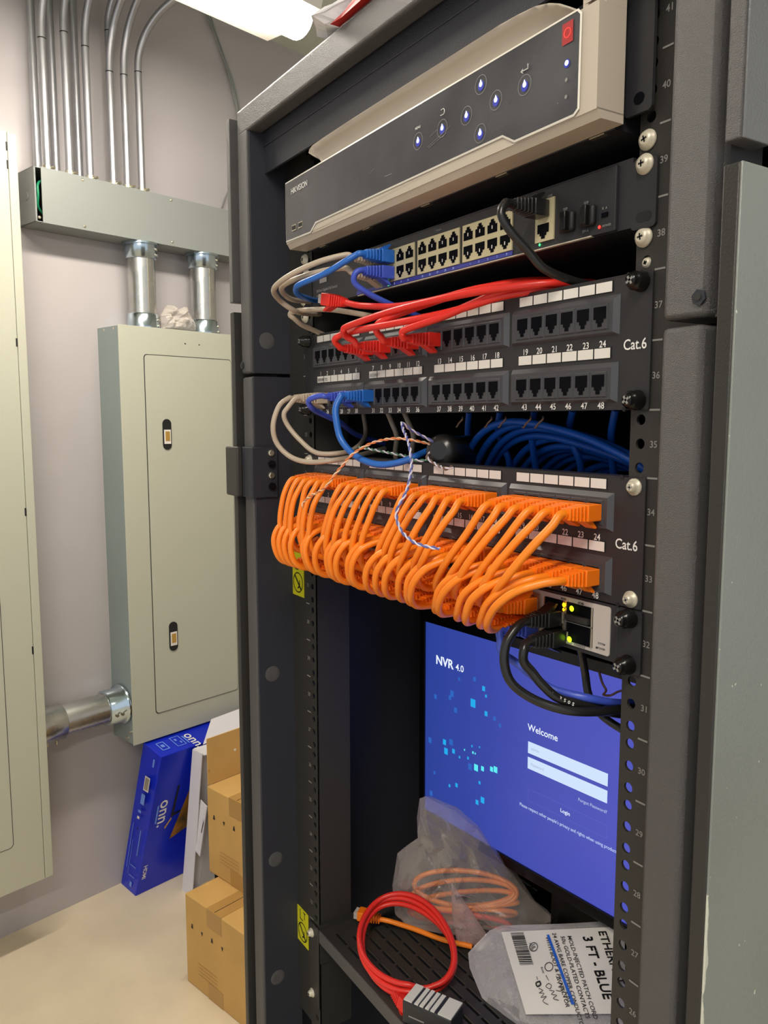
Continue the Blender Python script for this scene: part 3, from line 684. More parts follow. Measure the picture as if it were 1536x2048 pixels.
# bezel body with the long raised lip and scooped lower edge
b.box((-W2, y0, ZB+0.005), (W2, y0+0.024, 1.9112), 'beige_plastic'); b.box((-0.165, y0+0.0135, 1.911), (0.19, y0+0.024, 1.9170), 'beige_plastic')
b.add([(-W2, y0, ZB+0.006), (W2, y0, ZB+0.006), (W2, y0+0.004, ZB), (-W2, y0+0.004, ZB), (-W2, y0+0.024, ZB), (W2, y0+0.024, ZB), (-W2, y0+0.024, ZB+0.006), (W2, y0+0.024, ZB+0.006)],
      [(0,1,2,3), (3,2,5,4), (0,3,4,6), (1,7,5,2)], 'beige_plastic')
b.add([(0.2115, y0, 1.9130), (W2, y0, 1.9130), (W2, y0+0.02, 1.9240), (0.205, y0+0.02, 1.9240)], [(0,1,2,3)], 'beige_plastic')
b.box((0.205, y0+0.006, 1.911), (W2, y0+0.024, 1.924), 'beige_plastic')
zt = [(-0.1690, 1.9285), (-0.1670, 1.9315), (-0.1600, 1.9335), (-0.14, 1.9340), (-0.08, 1.9343), (0.0, 1.9340), (0.07, 1.9335), (0.13, 1.9332), (0.15, 1.9322), (0.167, 1.9305), (0.178, 1.9275), (0.188, 1.9230), (0.198, 1.9168), (0.205, 1.9118)]
P = []; F = []
for i, (x, z) in enumerate(zt):
    xb = x + (0.020, 0.012, 0.005, 0, 0, 0, 0, 0, 0, 0, 0, 0, 0, 0)[i]; h = z - 1.9112
    P += [(xb, y0+0.0002, 1.9112), (xb, y0+0.0075, 1.9112+h*0.06), (xb*0.6+x*0.4, y0+0.0105, 1.9112+h*0.30), (xb*0.3+x*0.7, y0+0.0095, 1.9112+h*0.62), (x, y0+0.0050, 1.9112+h*0.88), (x, y0-0.0002, z), (x, y0+0.0025, z+0.0012), (x, y0+0.030, z+0.0012)]
for i in range(len(zt)-1): F += [(i*8+k, (i+1)*8+k, (i+1)*8+k+1, i*8+k+1) for k in range(7)]
b.add(P, F, 'beige_plastic', True)
obj('bezel', b, nv)
gl = [(-0.2222, 1.9105), (-0.2222, 1.8512), (-0.1650, 1.8500), (-0.1530, 1.8572), (0.1372, 1.8572), (0.1499, 1.8500), (0.2060, 1.8500), (0.2095, 1.8525), (0.2100, 1.9080), (0.2075, 1.9108)]
b = MB(); b.prism(gl, (0, y0, 0), (1,0,0), (0,0,1), (0,-1,0), 0.0012, 'fascia'); fa = obj('fascia', b, nv)
b = MB()
n = len(gl); cx = -0.006; cz = 1.88
out = []
for k in range(n):
    p_, q_, w_ = Vector(gl[k-1]), Vector(gl[k]), Vector(gl[(k+1) % n]); d1 = (q_-p_).normalized(); d2 = (w_-q_).normalized(); nn_ = Vector((-(d1.y+d2.y), d1.x+d2.x)); nn_ = -nn_.normalized()/max(0.4, math.cos(d1.angle(d2)/2)); out.append(tuple(q_ + nn_*0.0014))
b.add([(x, y0-0.0014, z) for x, z in gl] + [(x, y0-0.0010, z) for x, z in out], [(k, (k+1) % n, n+(k+1) % n, n+k) for k in range(n)], 'rim_highlight'); obj('fascia_rim_highlight', b, nv)  # highlight on the bezel edge, painted as a pale rim round the fascia
# scoop below the raised part of the glossy edge
b = MB(); b.add([(-0.1530, y0-0.0002, 1.8572), (0.1372, y0-0.0002, 1.8572), (0.1480, y0-0.0005, 1.8500), (0.135, y0+0.002, ZB+0.003), (-0.150, y0+0.002, ZB+0.003), (-0.1640, y0-0.0005, 1.8500)], [(0,1,2,3,4,5)], 'beige_plastic'); obj('lower_lip', b, nv)
def ring(mb, x, z, r, m, y=y0-0.0016, w=0.0006, n=28):
    P = [(x+rr*math.cos(2*math.pi*k/n), y, z+rr*math.sin(2*math.pi*k/n)) for rr in (r, r-w) for k in range(n)]
    mb.add(P, [(k, (k+1) % n, n+(k+1) % n, n+k) for k in range(n)], m)
def disc(mb, x, z, r, m, y=y0-0.0015, n=20, sx=1.0):
    mb.add([(x+r*sx*math.cos(2*math.pi*k/n), y, z+r*math.sin(2*math.pi*k/n)) for k in range(n)], [tuple(range(n))], m)
for x, z in ((0.0314, 1.883), (0.0648, 1.883), (0.0955, 1.883), (0.1121, 1.8655), (0.1123, 1.8993), (0.1295, 1.883), (0.1597, 1.883)):
    b = MB(); ring(b, x, z, 0.0067, 'ink_grey', w=0.0004); disc(b, x, z-0.0008, 0.0034, 'led_blue'); disc(b, x, z+0.0002, 0.0017, 'led_white', y=y0-0.0018)
    b.add([(x-0.0012, y0-0.0018, z+0.001), (x+0.0012, y0-0.0018, z+0.001), (x, y0-0.0018, z+0.0036)], [(0,1,2)], 'led_white'); obj('touch_button', b, fa)
b = MB(); b.add([(x, y0-0.0016, z) for x, z in ((0.1948, 1.8945), (0.2044, 1.8945), (0.2044, 1.9075), (0.1948, 1.9075))], [(0,1,2,3)], 'red_print'); ring(b, 0.1996, 1.901, 0.0030, 'led_red', y=y0-0.0019, w=0.0004); obj('power_button', b, fa)
for z, m_ in ((1.883, 'led_white'), (1.8727, 'ink_grey'), (1.8624, 'ink_grey')):
    b = MB(); disc(b, 0.1994, z, 0.0016 if m_ == 'led_white' else 0.0012, m_, y=y0-0.0017)
    if m_ == 'led_white': disc(b, 0.1994, z-0.0004, 0.0026, 'led_blue', y=y0-0.0015)
    obj('indicator', b, fa)
b = MB()
for x in (-0.2015, -0.1860):
    b.box((x-0.0048, y0-0.0022, 1.8580), (x+0.0048, y0-0.0012, 1.8640), 'zinc'); b.box((x-0.0038, y0-0.0026, 1.8590), (x+0.0038, y0-0.0021, 1.8630), 'slot_dark')
    obj('usb_port', b, fa); b = MB()
b.bm.free()
b = MB(); b.text('HIKVISION', (-0.2085, y0-0.0018, 1.8965), (1,0,0), (0,0,1), 0.0082, 'ink_white'); b.text('MENU', (0.0314, y0-0.0018, 1.8925), (1,0,0), (0,0,1), 0.0028, 'ink_white', 'c')
b.text('-', (0.1915, y0-0.0018, 1.860), (1,0,0), (0,0,1), 0.004, 'ink_grey'); b.tube([(0.156, y0-0.0018, 1.8925), (0.163, y0-0.0018, 1.8925), (0.163, y0-0.0018, 1.8955)], 0.0003, 'ink_white', 6, 1); b.tube([(0.158, y0-0.0018, 1.8938), (0.156, y0-0.0018, 1.8925), (0.158, y0-0.0018, 1.8912)], 0.0003, 'ink_white', 6, 1)
b.tube([(0.063, y0-0.0018, 1.893), (0.067, y0-0.0018, 1.893), (0.068, y0-0.0018, 1.895), (0.067, y0-0.0018, 1.897), (0.0635, y0-0.0018, 1.897)], 0.0003, 'ink_white', 6, 3)
for p, q in (((0.048, 1.8815), (0.058, 1.884)), ((0.045, 1.8745), (0.075, 1.8815)), ((0.047, 1.8735), (0.07, 1.878)), ((-0.045, 1.877), (-0.038, 1.879)), ((-0.02, 1.868), (-0.008, 1.8675))):
    b.tube([(p[0], y0-0.0014, p[1]), (q[0], y0-0.0014, q[1])], 0.00022, 'ink_grey', 5, 1)
obj('fascia_lettering', b, fa)
b = MB(); b.box((-0.2175, y0+0.024, U(39)+0.0005), (0.2175, 0.42, U(41)-0.001), 'switch_black'); obj('chassis', b, nv)
for x in (-0.186, -0.0945, 0.006, 0.1064, 0.2024):
    b = MB(); b.box((x-0.0065, y0+0.0235, U(39)-0.0002), (x+0.0065, y0+0.0275, U(39)+0.0008), 'zinc')
    obj('bezel_clip', b, nv)
for sg in (1, -1):
    a, c = sorted((sg*0.2185, sg*0.2405))
    b = MB(); pr_ = rrect(a, c, U(39)+0.0075, U(41)+0.010, 0.003)
    b.prism(pr_, (0, y0+0.0335, 0), (1,0,0), (0,0,1), (0,-1,0), 0.0025, 'switch_black'); e_ = obj('rack_ear', b, nv)
    for z in (U(39)+0.0165, U(41)-0.004):
        b = MB(); disc(b, sg*0.2305, z, 0.0037, 'port_black', y=y0+0.0307, sx=1.15); obj('ear_hole', b, e_)

# ---------------------------------------------------------------- connectors
def port_shape(mb, x, z, y, w, h, up=True, m='port_black', tri=True, k=1.0):
    """dark RJ45 opening, a stepped outline; the latch notch points down when up is True"""
    s = -1 if up else 1
    P = [(-w/2, -s*h*0.5), (w/2, -s*h*0.5), (w/2, s*h*0.12), (w*0.30, s*h*0.12), (w*0.30, s*h*0.30), (w*0.17, s*h*0.30), (w*0.17, s*h*0.5), (-w*0.17, s*h*0.5), (-w*0.17, s*h*0.30), (-w*0.30, s*h*0.30), (-w*0.30, s*h*0.12), (-w/2, s*h*0.12)]
    mb.add([(x+a, y, z+c) for a, c in P], [tuple(range(len(P)))], m)

# ---------------------------------------------------------------- upper network switch
SZ0, SZ1 = 1.7820, 1.8262
sw = thing('network_switch', 'black 24 port network switch with beige port blocks under the video recorder', 'network switch', (0, 0, SZ0))
b = MB(); b.box((-0.2175, -0.001, SZ0), (0.2215, 0.28, SZ1), 'switch_black'); obj('chassis', b, sw)
b = MB(); b.box((-0.2175, -0.0040, SZ0+0.0004), (0.2105, -0.0008, SZ1-0.002), 'switch_black'); fp = obj('faceplate', b, sw, bevel=0.0006)
b = MB(); b.box((-0.12, -0.0046, SZ0-0.0001), (0.19, -0.0015, SZ0+0.0007), 'nickel'); obj('lower_edge', b, sw)
yf = -0.0042
for x0, x1, nm in ((-0.0795, -0.0195, 4), (-0.0145, 0.0455, 4), (0.0500, 0.1105, 4)):
    b = MB(); b.box((x0, yf-0.0012, SZ0+0.0050), (x1, yf, SZ0+0.0345), 'shield_beige'); blk = obj('port_block', b, fp)
    p = (x1-x0)/4
    for row, zc, up in ((0, SZ0+0.0272, False), (1, SZ0+0.0122, True)):
        for k in range(4):
            b = MB(); port_shape(b, x0+p*(k+0.5), zc, yf-0.0014, 0.0118, 0.0105, up); b.box((x0+p*(k+0.5)-0.0005, yf-0.0017, zc-0.0022), (x0+p*(k+0.5)+0.0004, yf-0.0015, zc+0.0004), 'label_white'); obj('port', b, blk)
b = MB(); b.box((-0.1220, yf-0.0004, SZ0+0.0012), (0.1105, yf, SZ0+0.0047), 'port_strip_blue')
for k in range(17):
    b.text(str(2*k % 24 + 1), (-0.075+k*0.0112, yf-0.0006, SZ0+0.0020), (1,0,0), (0,0,1), 0.0026, 'ui_text_grey', 'c') if k not in (5, 11) else None
obj('port_number_strip', b, fp)
b = MB(); b.box((0.1360, yf-0.0012, SZ0+0.0050), (0.1550, yf, SZ0+0.0345), 'shield_beige'); ub = obj('uplink_block', b, fp)
b = MB(); port_shape(b, 0.1445, SZ0+0.0122, yf-0.0014, 0.0118, 0.0105, True); obj('port', b, ub)
b = MB(); port_shape(b, 0.1445, SZ0+0.0272, yf-0.0014, 0.0118, 0.0105, False); obj('port', b, ub)
for x in (0.1690, 0.1880):
    b = MB(); b.box((x-0.0070, yf-0.0045, SZ0+0.0068), (x+0.0070, yf, SZ0+0.0205), 'slot_dark', bev=0.002); b.box((x-0.0012, yf-0.0085, SZ0+0.0070), (x+0.0040, yf-0.0040, SZ0+0.0200), 'screw_black', bev=0.0008)
    obj('dust_cap', b, fp)
b = MB(); b.box((0.1990, yf-0.0006, SZ0+0.0105), (0.2045, yf, SZ0+0.0135), 'port_black'); obj('reset_switch', b, fp)
b = MB(); disc(b, 0.1975, SZ0+0.0048, 0.0012, 'led_red', y=yf-0.0005); obj('alarm_light', b, fp)
b = MB(); disc(b, 0.1405, SZ0+0.0034, 0.0010, 'led_green', y=yf-0.0007); disc(b, -0.0620, SZ0+0.0030, 0.0012, 'led_green', y=yf-0.0012); obj('link_light', b, fp)
b = MB()
b.text('SFP', (0.1655, yf-0.0005, SZ0+0.0222), (1,0,0), (0,0,1), 0.0030, 'ink_grey', 'c'); b.text('SFP', (0.1850, yf-0.0005, SZ0+0.0222), (1,0,0), (0,0,1), 0.0030, 'ink_grey', 'c'); b.text('LINK', (0.1500, yf-0.0005, SZ0+0.0352), (1,0,0), (0,0,1), 0.0024, 'ink_grey', 'c')
b.text('R  A', (0.2018, yf-0.0005, SZ0+0.0155), (1,0,0), (0,0,1), 0.0024, 'ink_grey', 'c'); b.text('POWER', (0.2040, yf-0.0005, SZ0+0.0040), (1,0,0), (0,0,1), 0.0022, 'ink_grey', 'c'); b.text('SPF-A', (0.185, yf-0.0005, SZ0+0.0038), (1,0,0), (0,0,1), 0.0024, 'ink_grey', 'c')
b.text('1-24 port', (0.0155, yf-0.0005, SZ0+0.0375), (1,0,0), (0,0,1), 0.0022, 'ink_grey', 'c')
b.box((-0.2000, yf-0.0005, SZ0+0.0235), (-0.1840, yf-0.0003, SZ0+0.0285), 'ink_grey')
b.text('24-Port Gigabit PoE Switch', (-0.2070, yf-0.0005, SZ0+0.0145), (1,0,0), (0,0,1), 0.0042, 'ink_grey'); b.text('with 4 SFP Port', (-0.2070, yf-0.0005, SZ0+0.0095), (1,0,0), (0,0,1), 0.0042, 'ink_grey')
obj('faceplate_lettering', b, fp)
for sg in (1, -1):
    a, c = sorted((sg*0.2222, sg*0.2418)); b = MB(); b.prism(rrect(a, c, SZ0-0.0025, SZ1-0.0030, 0.003), (0, 0.0, 0), (1,0,0), (0,0,1), (0,-1,0), 0.0025, 'switch_black'); e_ = obj('rack_ear', b, sw)
    b = screw_mesh((sg*0.2325, -0.0024, 1.8189), 'nickel', 0.0052, True); obj('screw', b, e_)
    b = MB(); P = []
    for k in range(16):
        q = 2*math.pi*k/16; P.append((sg*0.2325 + (0.0028 if math.cos(q) > 0 else -0.0028) + 0.0033*math.cos(q), -0.0027, 1.7868 + 0.0033*math.sin(q)))
    b.add(P, [tuple(range(16))], 'slot_dark'); obj('ear_slot', b, e_)

# ---------------------------------------------------------------- patch panels
P24, PP, PG = 0.2013, 0.01534, 0.1095
def px(n): c = (n-1) % 24; return P24 - (3 - c//6)*PG - (5 - c % 6)*PP
ROWZ = {0: 0.0258, 1: 0.0712}                 # port centre below the top of the panel
def patch_panel(label, ztop, screws, cat6x, notes):
    t = thing('patch_bay', label, 'patch panel', (0, 0, ztop-0.0889), RACK)
    b = MB(); pr_ = rrect(-0.2413, 0.2413, ztop-0.0886, ztop-0.0003, 0.0015, 2); b.prism(pr_, (0, -0.0005, 0), (1,0,0), (0,0,1), (0,-1,0), 0.0015, 'panel_black'); fpl = obj('faceplate', b, t)
    b = MB(); b.box((-0.2230, -0.0022, ztop-0.0008), (0.2210, 0.012, ztop), 'panel_black'); b.box((-0.2230, -0.0022, ztop-0.0886), (0.2210, 0.012, ztop-0.0878), 'panel_black'); obj('folded_edge', b, t)
    for g in range(4):
        xa = px(g*6+1) - 0.0142; xb = px(g*6+6) + 0.0142
        for row, (za, zb) in enumerate(((ztop-0.0385, ztop-0.0118), (ztop-0.0835, ztop-0.0565))):
            b = MB(); yb, ym, c_ = -0.0020, -0.0050, 0.0035
            o_ = [(xa, za), (xb, za), (xb, zb), (xa, zb)]; i_ = [(xa+0.0016, za+c_*0.6), (xb-0.0016-0.002, za+c_*0.6), (xb-0.0016-0.002, zb-c_), (xa+0.0016, zb-c_)]
            b.add([(x, yb, z) for x, z in o_] + [(x, ym, z) for x, z in i_], [(0,1,5,4), (1,2,6,5), (2,3,7,6), (3,0,4,7), (4,5,6,7)], 'module_black')
            mo = obj('port_module', b, t)
            for k in range(6):
                x = px(g*6+k+1); zc = ztop - ROWZ[row]
                b = MB()
                fw = 0.0134; b.add([(x-fw/2, ym-0.0009, zc-0.0082), (x+fw/2, ym-0.0009, zc-0.0082), (x+fw/2, ym-0.0009, zc+0.0082), (x-fw/2, ym-0.0009, zc+0.0082), (x-fw/2-0.0006, ym, zc-0.0088), (x+fw/2+0.0006, ym, zc-0.0088), (x+fw/2+0.0006, ym, zc+0.0088), (x-fw/2-0.0006, ym, zc+0.0088)],
                                    [(0,1,2,3), (0,4,5,1), (1,5,6,2), (2,6,7,3), (3,7,4,0)], 'module_black')
                port_shape(b, x, zc, ym-0.0011, 0.0112, 0.0134, True); obj('port', b, mo)
        for zc, h in ((ztop-0.0060, 0.0068), (ztop-0.0500, 0.0068)):
            b = MB(); b.box((px(g*6+1)-0.0075, -0.0023, zc-h/2-0.0006), (px(g*6+6)+0.0079, -0.0021, zc+h/2+0.0006), 'slot_dark')
            for k in range(6): x = px(g*6+k+1); b.box((x-0.0070, -0.0026, zc-h/2), (x+0.0070, -0.0024, zc+h/2), 'label_white')
            ls = obj('label_strip', b, t)
            if notes and g == 0 and zc < ztop-0.04:
                b = MB(); b.text('SERVER TO', (px(1)-0.006, -0.0028, zc-0.002), (1,0,0), (0,0,1), 0.0045, 'ink_black'); obj('handwriting', b, ls)
            if notes and g == 1 and zc < ztop-0.04:
                b = MB(); b.text('SECURITY', (px(7)-0.006, -0.0028, zc-0.002), (1,0,0), (0,0,1), 0.0042, 'ink_grey'); obj('handwriting', b, ls)
    b = MB()
    for n_ in range(1, 49): b.text(str(n_), (px(n_), -0.0024, ztop-(0.0435 if n_ < 25 else 0.0852)-0.0024), (1,0,0), (0,0,1), 0.0064, 'ink_white', 'c', squeeze=0.95)
    obj('port_number', b, t)
    b = MB(); b.text('Cat.6', (cat6x, -0.0024, ztop-0.0462-0.003), (1,0,0), (0,0,1), 0.0098, 'ink_white', 'c', squeeze=0.9); obj('category_lettering', b, t)
    for (x, z, kind) in screws:
        if kind == 't': obj('screw', thumb_screw((x, -0.002, z)), t)
        else: obj('screw', screw_mesh((x, -0.002, z), 'nickel', 0.0050, False, 'ink_grey'), t)
    for zz in (ztop-0.0006, ztop-0.0883):
        for x in (-0.2235, 0.2215): b = MB(); b.cyl((x, -0.0024, zz), (x, -0.0004, zz), 0.0016, 'slot_dark', seg=12); obj('notch', b, t)
    return t
T1 = U(37); T2 = U(34)
patch_panel('upper 48 port patch panel, half empty, with four red plugs and black thumb screws', T1, [(s*0.2325, z, 't') for s in (1, -1) for z in (T1-0.0064, T1-0.0825)], 0.2288, True)
patch_panel('lower 48 port patch panel filled with orange patch cords', T2, [(s*0.2325, z, 's') for s in (1, -1) for z in (T2-0.0064, T2-0.0825)], 0.2272, False)

# ---------------------------------------------------------------- lower switch that takes the orange cords
LZ0, LZ1 = U(31)+0.0030, U(32)-0.0008
ls_ = thing('network_switch', 'lower network switch with a pale faceplate under the orange patch cords', 'network switch', (0, 0, LZ0))
b = MB(); b.box((-0.2205, -0.0015, LZ0), (0.2215, 0.30, LZ1), 'switch_black', bev=0.0006); obj('chassis', b, ls_)
b = MB(); b.prism(rrect(-0.21, 0.2155, LZ0+0.0035, LZ1-0.0020, 0.002), (0, -0.0014, 0), (1,0,0), (0,0,1), (0,-1,0), 0.0010, 'plate_grey'); pl = obj('faceplate', b, ls_)
SX0, SPX = -0.1965, 0.01435
def sx_(i): return SX0 + SPX*i + 0.0035*(i//6) - 0.004
for g in range(4):
    xa = sx_(g*6) - 0.0078; xb = sx_(g*6+5) + 0.0078
    b = MB(); b.box((xa, -0.0042, LZ0+0.0055), (xb, -0.0024, LZ1-0.0045), 'zinc'); blk = obj('port_block', b, pl)
    for k in range(6):
        for zc, up in ((LZ0+0.0275, False), (LZ0+0.0125, True)):
            b = MB(); port_shape(b, sx_(g*6+k), zc, -0.0044, 0.0114, 0.0104, up); obj('port', b, blk)
for x0, x1, nm in ((0.1520, 0.1725, 0), (0.1745, 0.2000, 1)):
    b = MB(); b.box((x0, -0.0030, LZ0+0.0062), (x1, -0.0024, LZ1-0.0055), 'port_black')
    b.box((x0, -0.0040, LZ0+0.0062), (x0+0.0008, -0.0024, LZ1-0.0055), 'zinc'); b.box((x1-0.0008, -0.0040, LZ0+0.0062), (x1, -0.0024, LZ1-0.0055), 'zinc'); b.box((x0, -0.0038, LZ0+0.0205), (x1, -0.0024, LZ0+0.0212), 'galvanized')
    obj('fibre_module_cage', b, pl)
for x, z, m_, r_ in ((0.1745, LZ0+0.0330, 'led_amber', 0.0017), (0.1742, LZ0+0.0295, 'led_amber', 0.0012), (0.1822, LZ0+0.0318, 'led_lime', 0.0021), (0.1580, LZ0+0.0222, 'led_amber', 0.0014), (0.1660, LZ0+0.0228, 'led_lime', 0.0010), (0.1808, LZ0+0.0085, 'led_lime', 0.0022), (0.1668, LZ0+0.0078, 'label_white', 0.0010)):
    b = MB(); disc(b, x, z, r_, m_, y=-0.0056); obj('link_light', b, pl)
b = MB(); b.box((0.1752, -0.0058, LZ0+0.0225), (0.1975, -0.0030, LZ0+0.0268), 'rail_black'); b.box((0.1725, -0.0180, LZ0+0.0065), (0.1760, -0.0030, LZ0+0.0125), 'rail_black'); obj('module_latch', b, pl)
b = MB(); b.text('47/48', (0.1880, -0.0027, LZ1-0.0050), (1,0,0), (0,0,1), 0.0024, 'ink_black', 'c'); b.text('45/46', (0.171, -0.0027, LZ1-0.0048), (1,0,0), (0,0,1), 0.0024, 'ink_black', 'c'); b.text('SFP', (0.1680, -0.0027, LZ0+0.0042), (1,0,0), (0,0,1), 0.0024, 'ink_black', 'c'); b.text('CONSOLE', (0.1880, -0.0027, LZ0+0.0040), (1,0,0), (0,0,1), 0.0024, 'ink_black', 'c')
b.text('SYSTEM', (0.2085, -0.0027, LZ0+0.0105), (1,0,0), (0,0,1), 0.0020, 'ink_black', 'c'); b.text('POWER', (0.2085, -0.0027, LZ0+0.0070), (1,0,0), (0,0,1), 0.0020, 'ink_black', 'c'); disc(b, 0.2042, LZ0+0.0075, 0.0008, 'ink_black', y=-0.0027)
obj('faceplate_lettering', b, pl)
for sg in (1, -1):
    a, c = sorted((sg*0.2225, sg*0.2425)); b = MB(); b.prism(rrect(a, c, U(31)-0.0002, U(32)-0.0005, 0.002), (0, -0.0005, 0), (1,0,0), (0,0,1), (0,-1,0), 0.0020, 'switch_black'); e_ = obj('rack_ear', b, ls_)
    obj('screw', thumb_screw((sg*0.2325, -0.0025, U(32)-0.0067)), e_); obj('screw', thumb_screw((sg*0.2325, -0.0025, U(31)+0.0055)), e_)

# ---------------------------------------------------------------- shelf
SHZ = 1.037
sh = thing('rack_shelf', 'black slotted metal rack shelf below the monitor', 'shelf', (0, 0.3, SHZ))
b = MB(); y = 0.004; row = 0
b.box((-0.224, 0.0, SHZ-0.0016), (0.224, 0.012, SHZ), 'rail_black')
y = 0.012; pitch = 0.0148; sl = 0.0045
while y < 0.60:
    off = -0.2075 + (row % 2)*0.0145; x = -0.224
    while off < 0.200:
        b.box((x, y, SHZ-0.0016), (off, y+sl, SHZ), 'rail_black'); x = off+0.0250; off += 0.0290*1.0+0.0
        if off - x < 0.0: off = x
        off = x + 0.0040
    b.box((x, y, SHZ-0.0016), (0.224, y+sl, SHZ), 'rail_black')
    b.box((-0.224, y+sl, SHZ-0.0016), (0.224, y+pitch, SHZ), 'rail_black'); y += pitch; row += 1
obj('slotted_tray', b, sh)
b = MB(); b.box((-0.2250, -0.0015, SHZ-0.0160), (0.2250, 0.0005, SHZ+0.0002), 'rack_black', bev=0.0006); obj('front_lip', b, sh)
for sg in (1, -1):
    a, c = sorted((sg*0.2235, sg*0.2250)); b = MB(); b.box((a, 0, SHZ-0.045), (c, 0.60, SHZ+0.006), 'rail_black'); obj('side_flange', b, sh)
    a, c = sorted((sg*0.2240, sg*0.2480)); b = MB(); b.box((a, -0.0030, SHZ-0.105), (c, -0.0008, SHZ+0.002), 'rail_black', bev=0.0008); obj('mounting_ear', b, sh)
    for z in (SHZ-0.0105, SHZ-0.0910): obj('screw', screw_mesh((sg*0.2400, -0.0030, z), 'nickel', 0.0048, False), sh)

# ---------------------------------------------------------------- monitor
ANG = math.radians(5.37)
MON = Matrix.Translation((-0.243, 0.172, 0)) @ Matrix.Rotation(ANG, 4, 'Z')      # x along the screen, -y out of it
mo = thing('monitor', 'black monitor showing a blue log-in screen, standing on the shelf', 'monitor', (0, 0, SHZ+0.001), MON)
sb = 1.1385
b = MB(); b.box((-0.010, 0.0, sb-0.012), (0.469, 0.030, 1.4085), 'monitor_black', bev=0.003); b.box((0.08, 0.03, sb+0.03), (0.38, 0.055, 1.36), 'monitor_black', bev=0.01); obj('housing', b, mo)
b = MB(); b.add([(0, -0.0006, sb), (0.459, -0.0006, sb), (0.459, -0.0006, 1.3965), (0, -0.0006, 1.3965)], [(0,1,2,3)], 'screen_blue'); scr = obj('screen', b, mo)
b = MB(); b.box((-0.010, -0.003, sb-0.013), (0.469, 0.0, sb), 'monitor_black'); b.box((-0.010, -0.003, 1.3965), (0.469, 0.0, 1.4095), 'monitor_black'); b.box((-0.010, -0.003, sb), (0.0, 0.0, 1.3965), 'monitor_black'); b.box((0.459, -0.003, sb), (0.469, 0.0, 1.3965), 'monitor_black'); obj('bezel', b, mo, bevel=0.0008)
b = MB(); b.box((0.20, 0.02, SHZ+0.001), (0.27, 0.045, sb+0.05), 'monitor_black', bev=0.002); b.prism(rrect(0.12, 0.35, -0.035, 0.11, 0.02), (0, 0, SHZ+0.001), (1,0,0), (0,1,0), (0,0,1), 0.006, 'monitor_black'); obj('stand', b, mo)
yy = -0.0009
b = MB(); b.text('NVR', (0.0200, yy, 1.3445), (1,0,0), (0,0,1), 0.0165, 'ui_white'); b.text('NVR', (0.0205, yy, 1.3447), (1,0,0), (0,0,1), 0.0165, 'ui_white'); b.text('4.0', (0.0575, yy, 1.3452), (1,0,0), (0,0,1), 0.0120, 'ui_white'); b.text('Welcome', (0.1782, yy, 1.3045), (1,0,0), (0,0,1), 0.0110, 'ui_white')
b.text('Forgot Password?', (0.2890, yy, 1.2475), (1,0,0), (0,0,1), 0.0052, 'ui_text_grey', 'r'); b.text('Login', (0.2344, yy, 1.2255), (1,0,0), (0,0,1), 0.0062, 'ui_white', 'c')
b.text("Please respect other people's privacy and rights when using products.", (0.1680, yy, 1.2095), (1,0,0), (0,0,1), 0.0056, 'ui_box', squeeze=0.87)
obj('screen_text', b, scr)
b = MB(); b.add([(0.1792, yy, 1.2772), (0.2888, yy, 1.2772), (0.2888, yy, 1.2912), (0.1792, yy, 1.2912)], [(0,1,2,3)], 'ui_box'); b.text('admin', (0.184, yy-0.0003, 1.2825), (1,0,0), (0,0,1), 0.0050, 'ui_text_grey'); obj('user_name_field', b, scr)
b = MB(); b.add([(0.1792, yy, 1.2587), (0.2888, yy, 1.2587), (0.2888, yy, 1.2727), (0.1792, yy, 1.2727)], [(0,1,2,3)], 'ui_box'); b.text('Password', (0.184, yy-0.0003, 1.2637), (1,0,0), (0,0,1), 0.0050, 'ui_text_grey'); obj('password_field', b, scr)
b = MB()
for a0, c0, a1, c1 in ((0.1804, 1.2202, 0.2898, 1.2205), (0.1804, 1.2345, 0.2898, 1.2348), (0.1804, 1.2202, 0.1807, 1.2348), (0.2895, 1.2202, 0.2898, 1.2348)): b.add([(a0, yy, c0), (a1, yy, c0), (a1, yy, c1), (a0, yy, c1)], [(0,1,2,3)], 'ui_line')
obj('log_in_button_outline', b, scr)
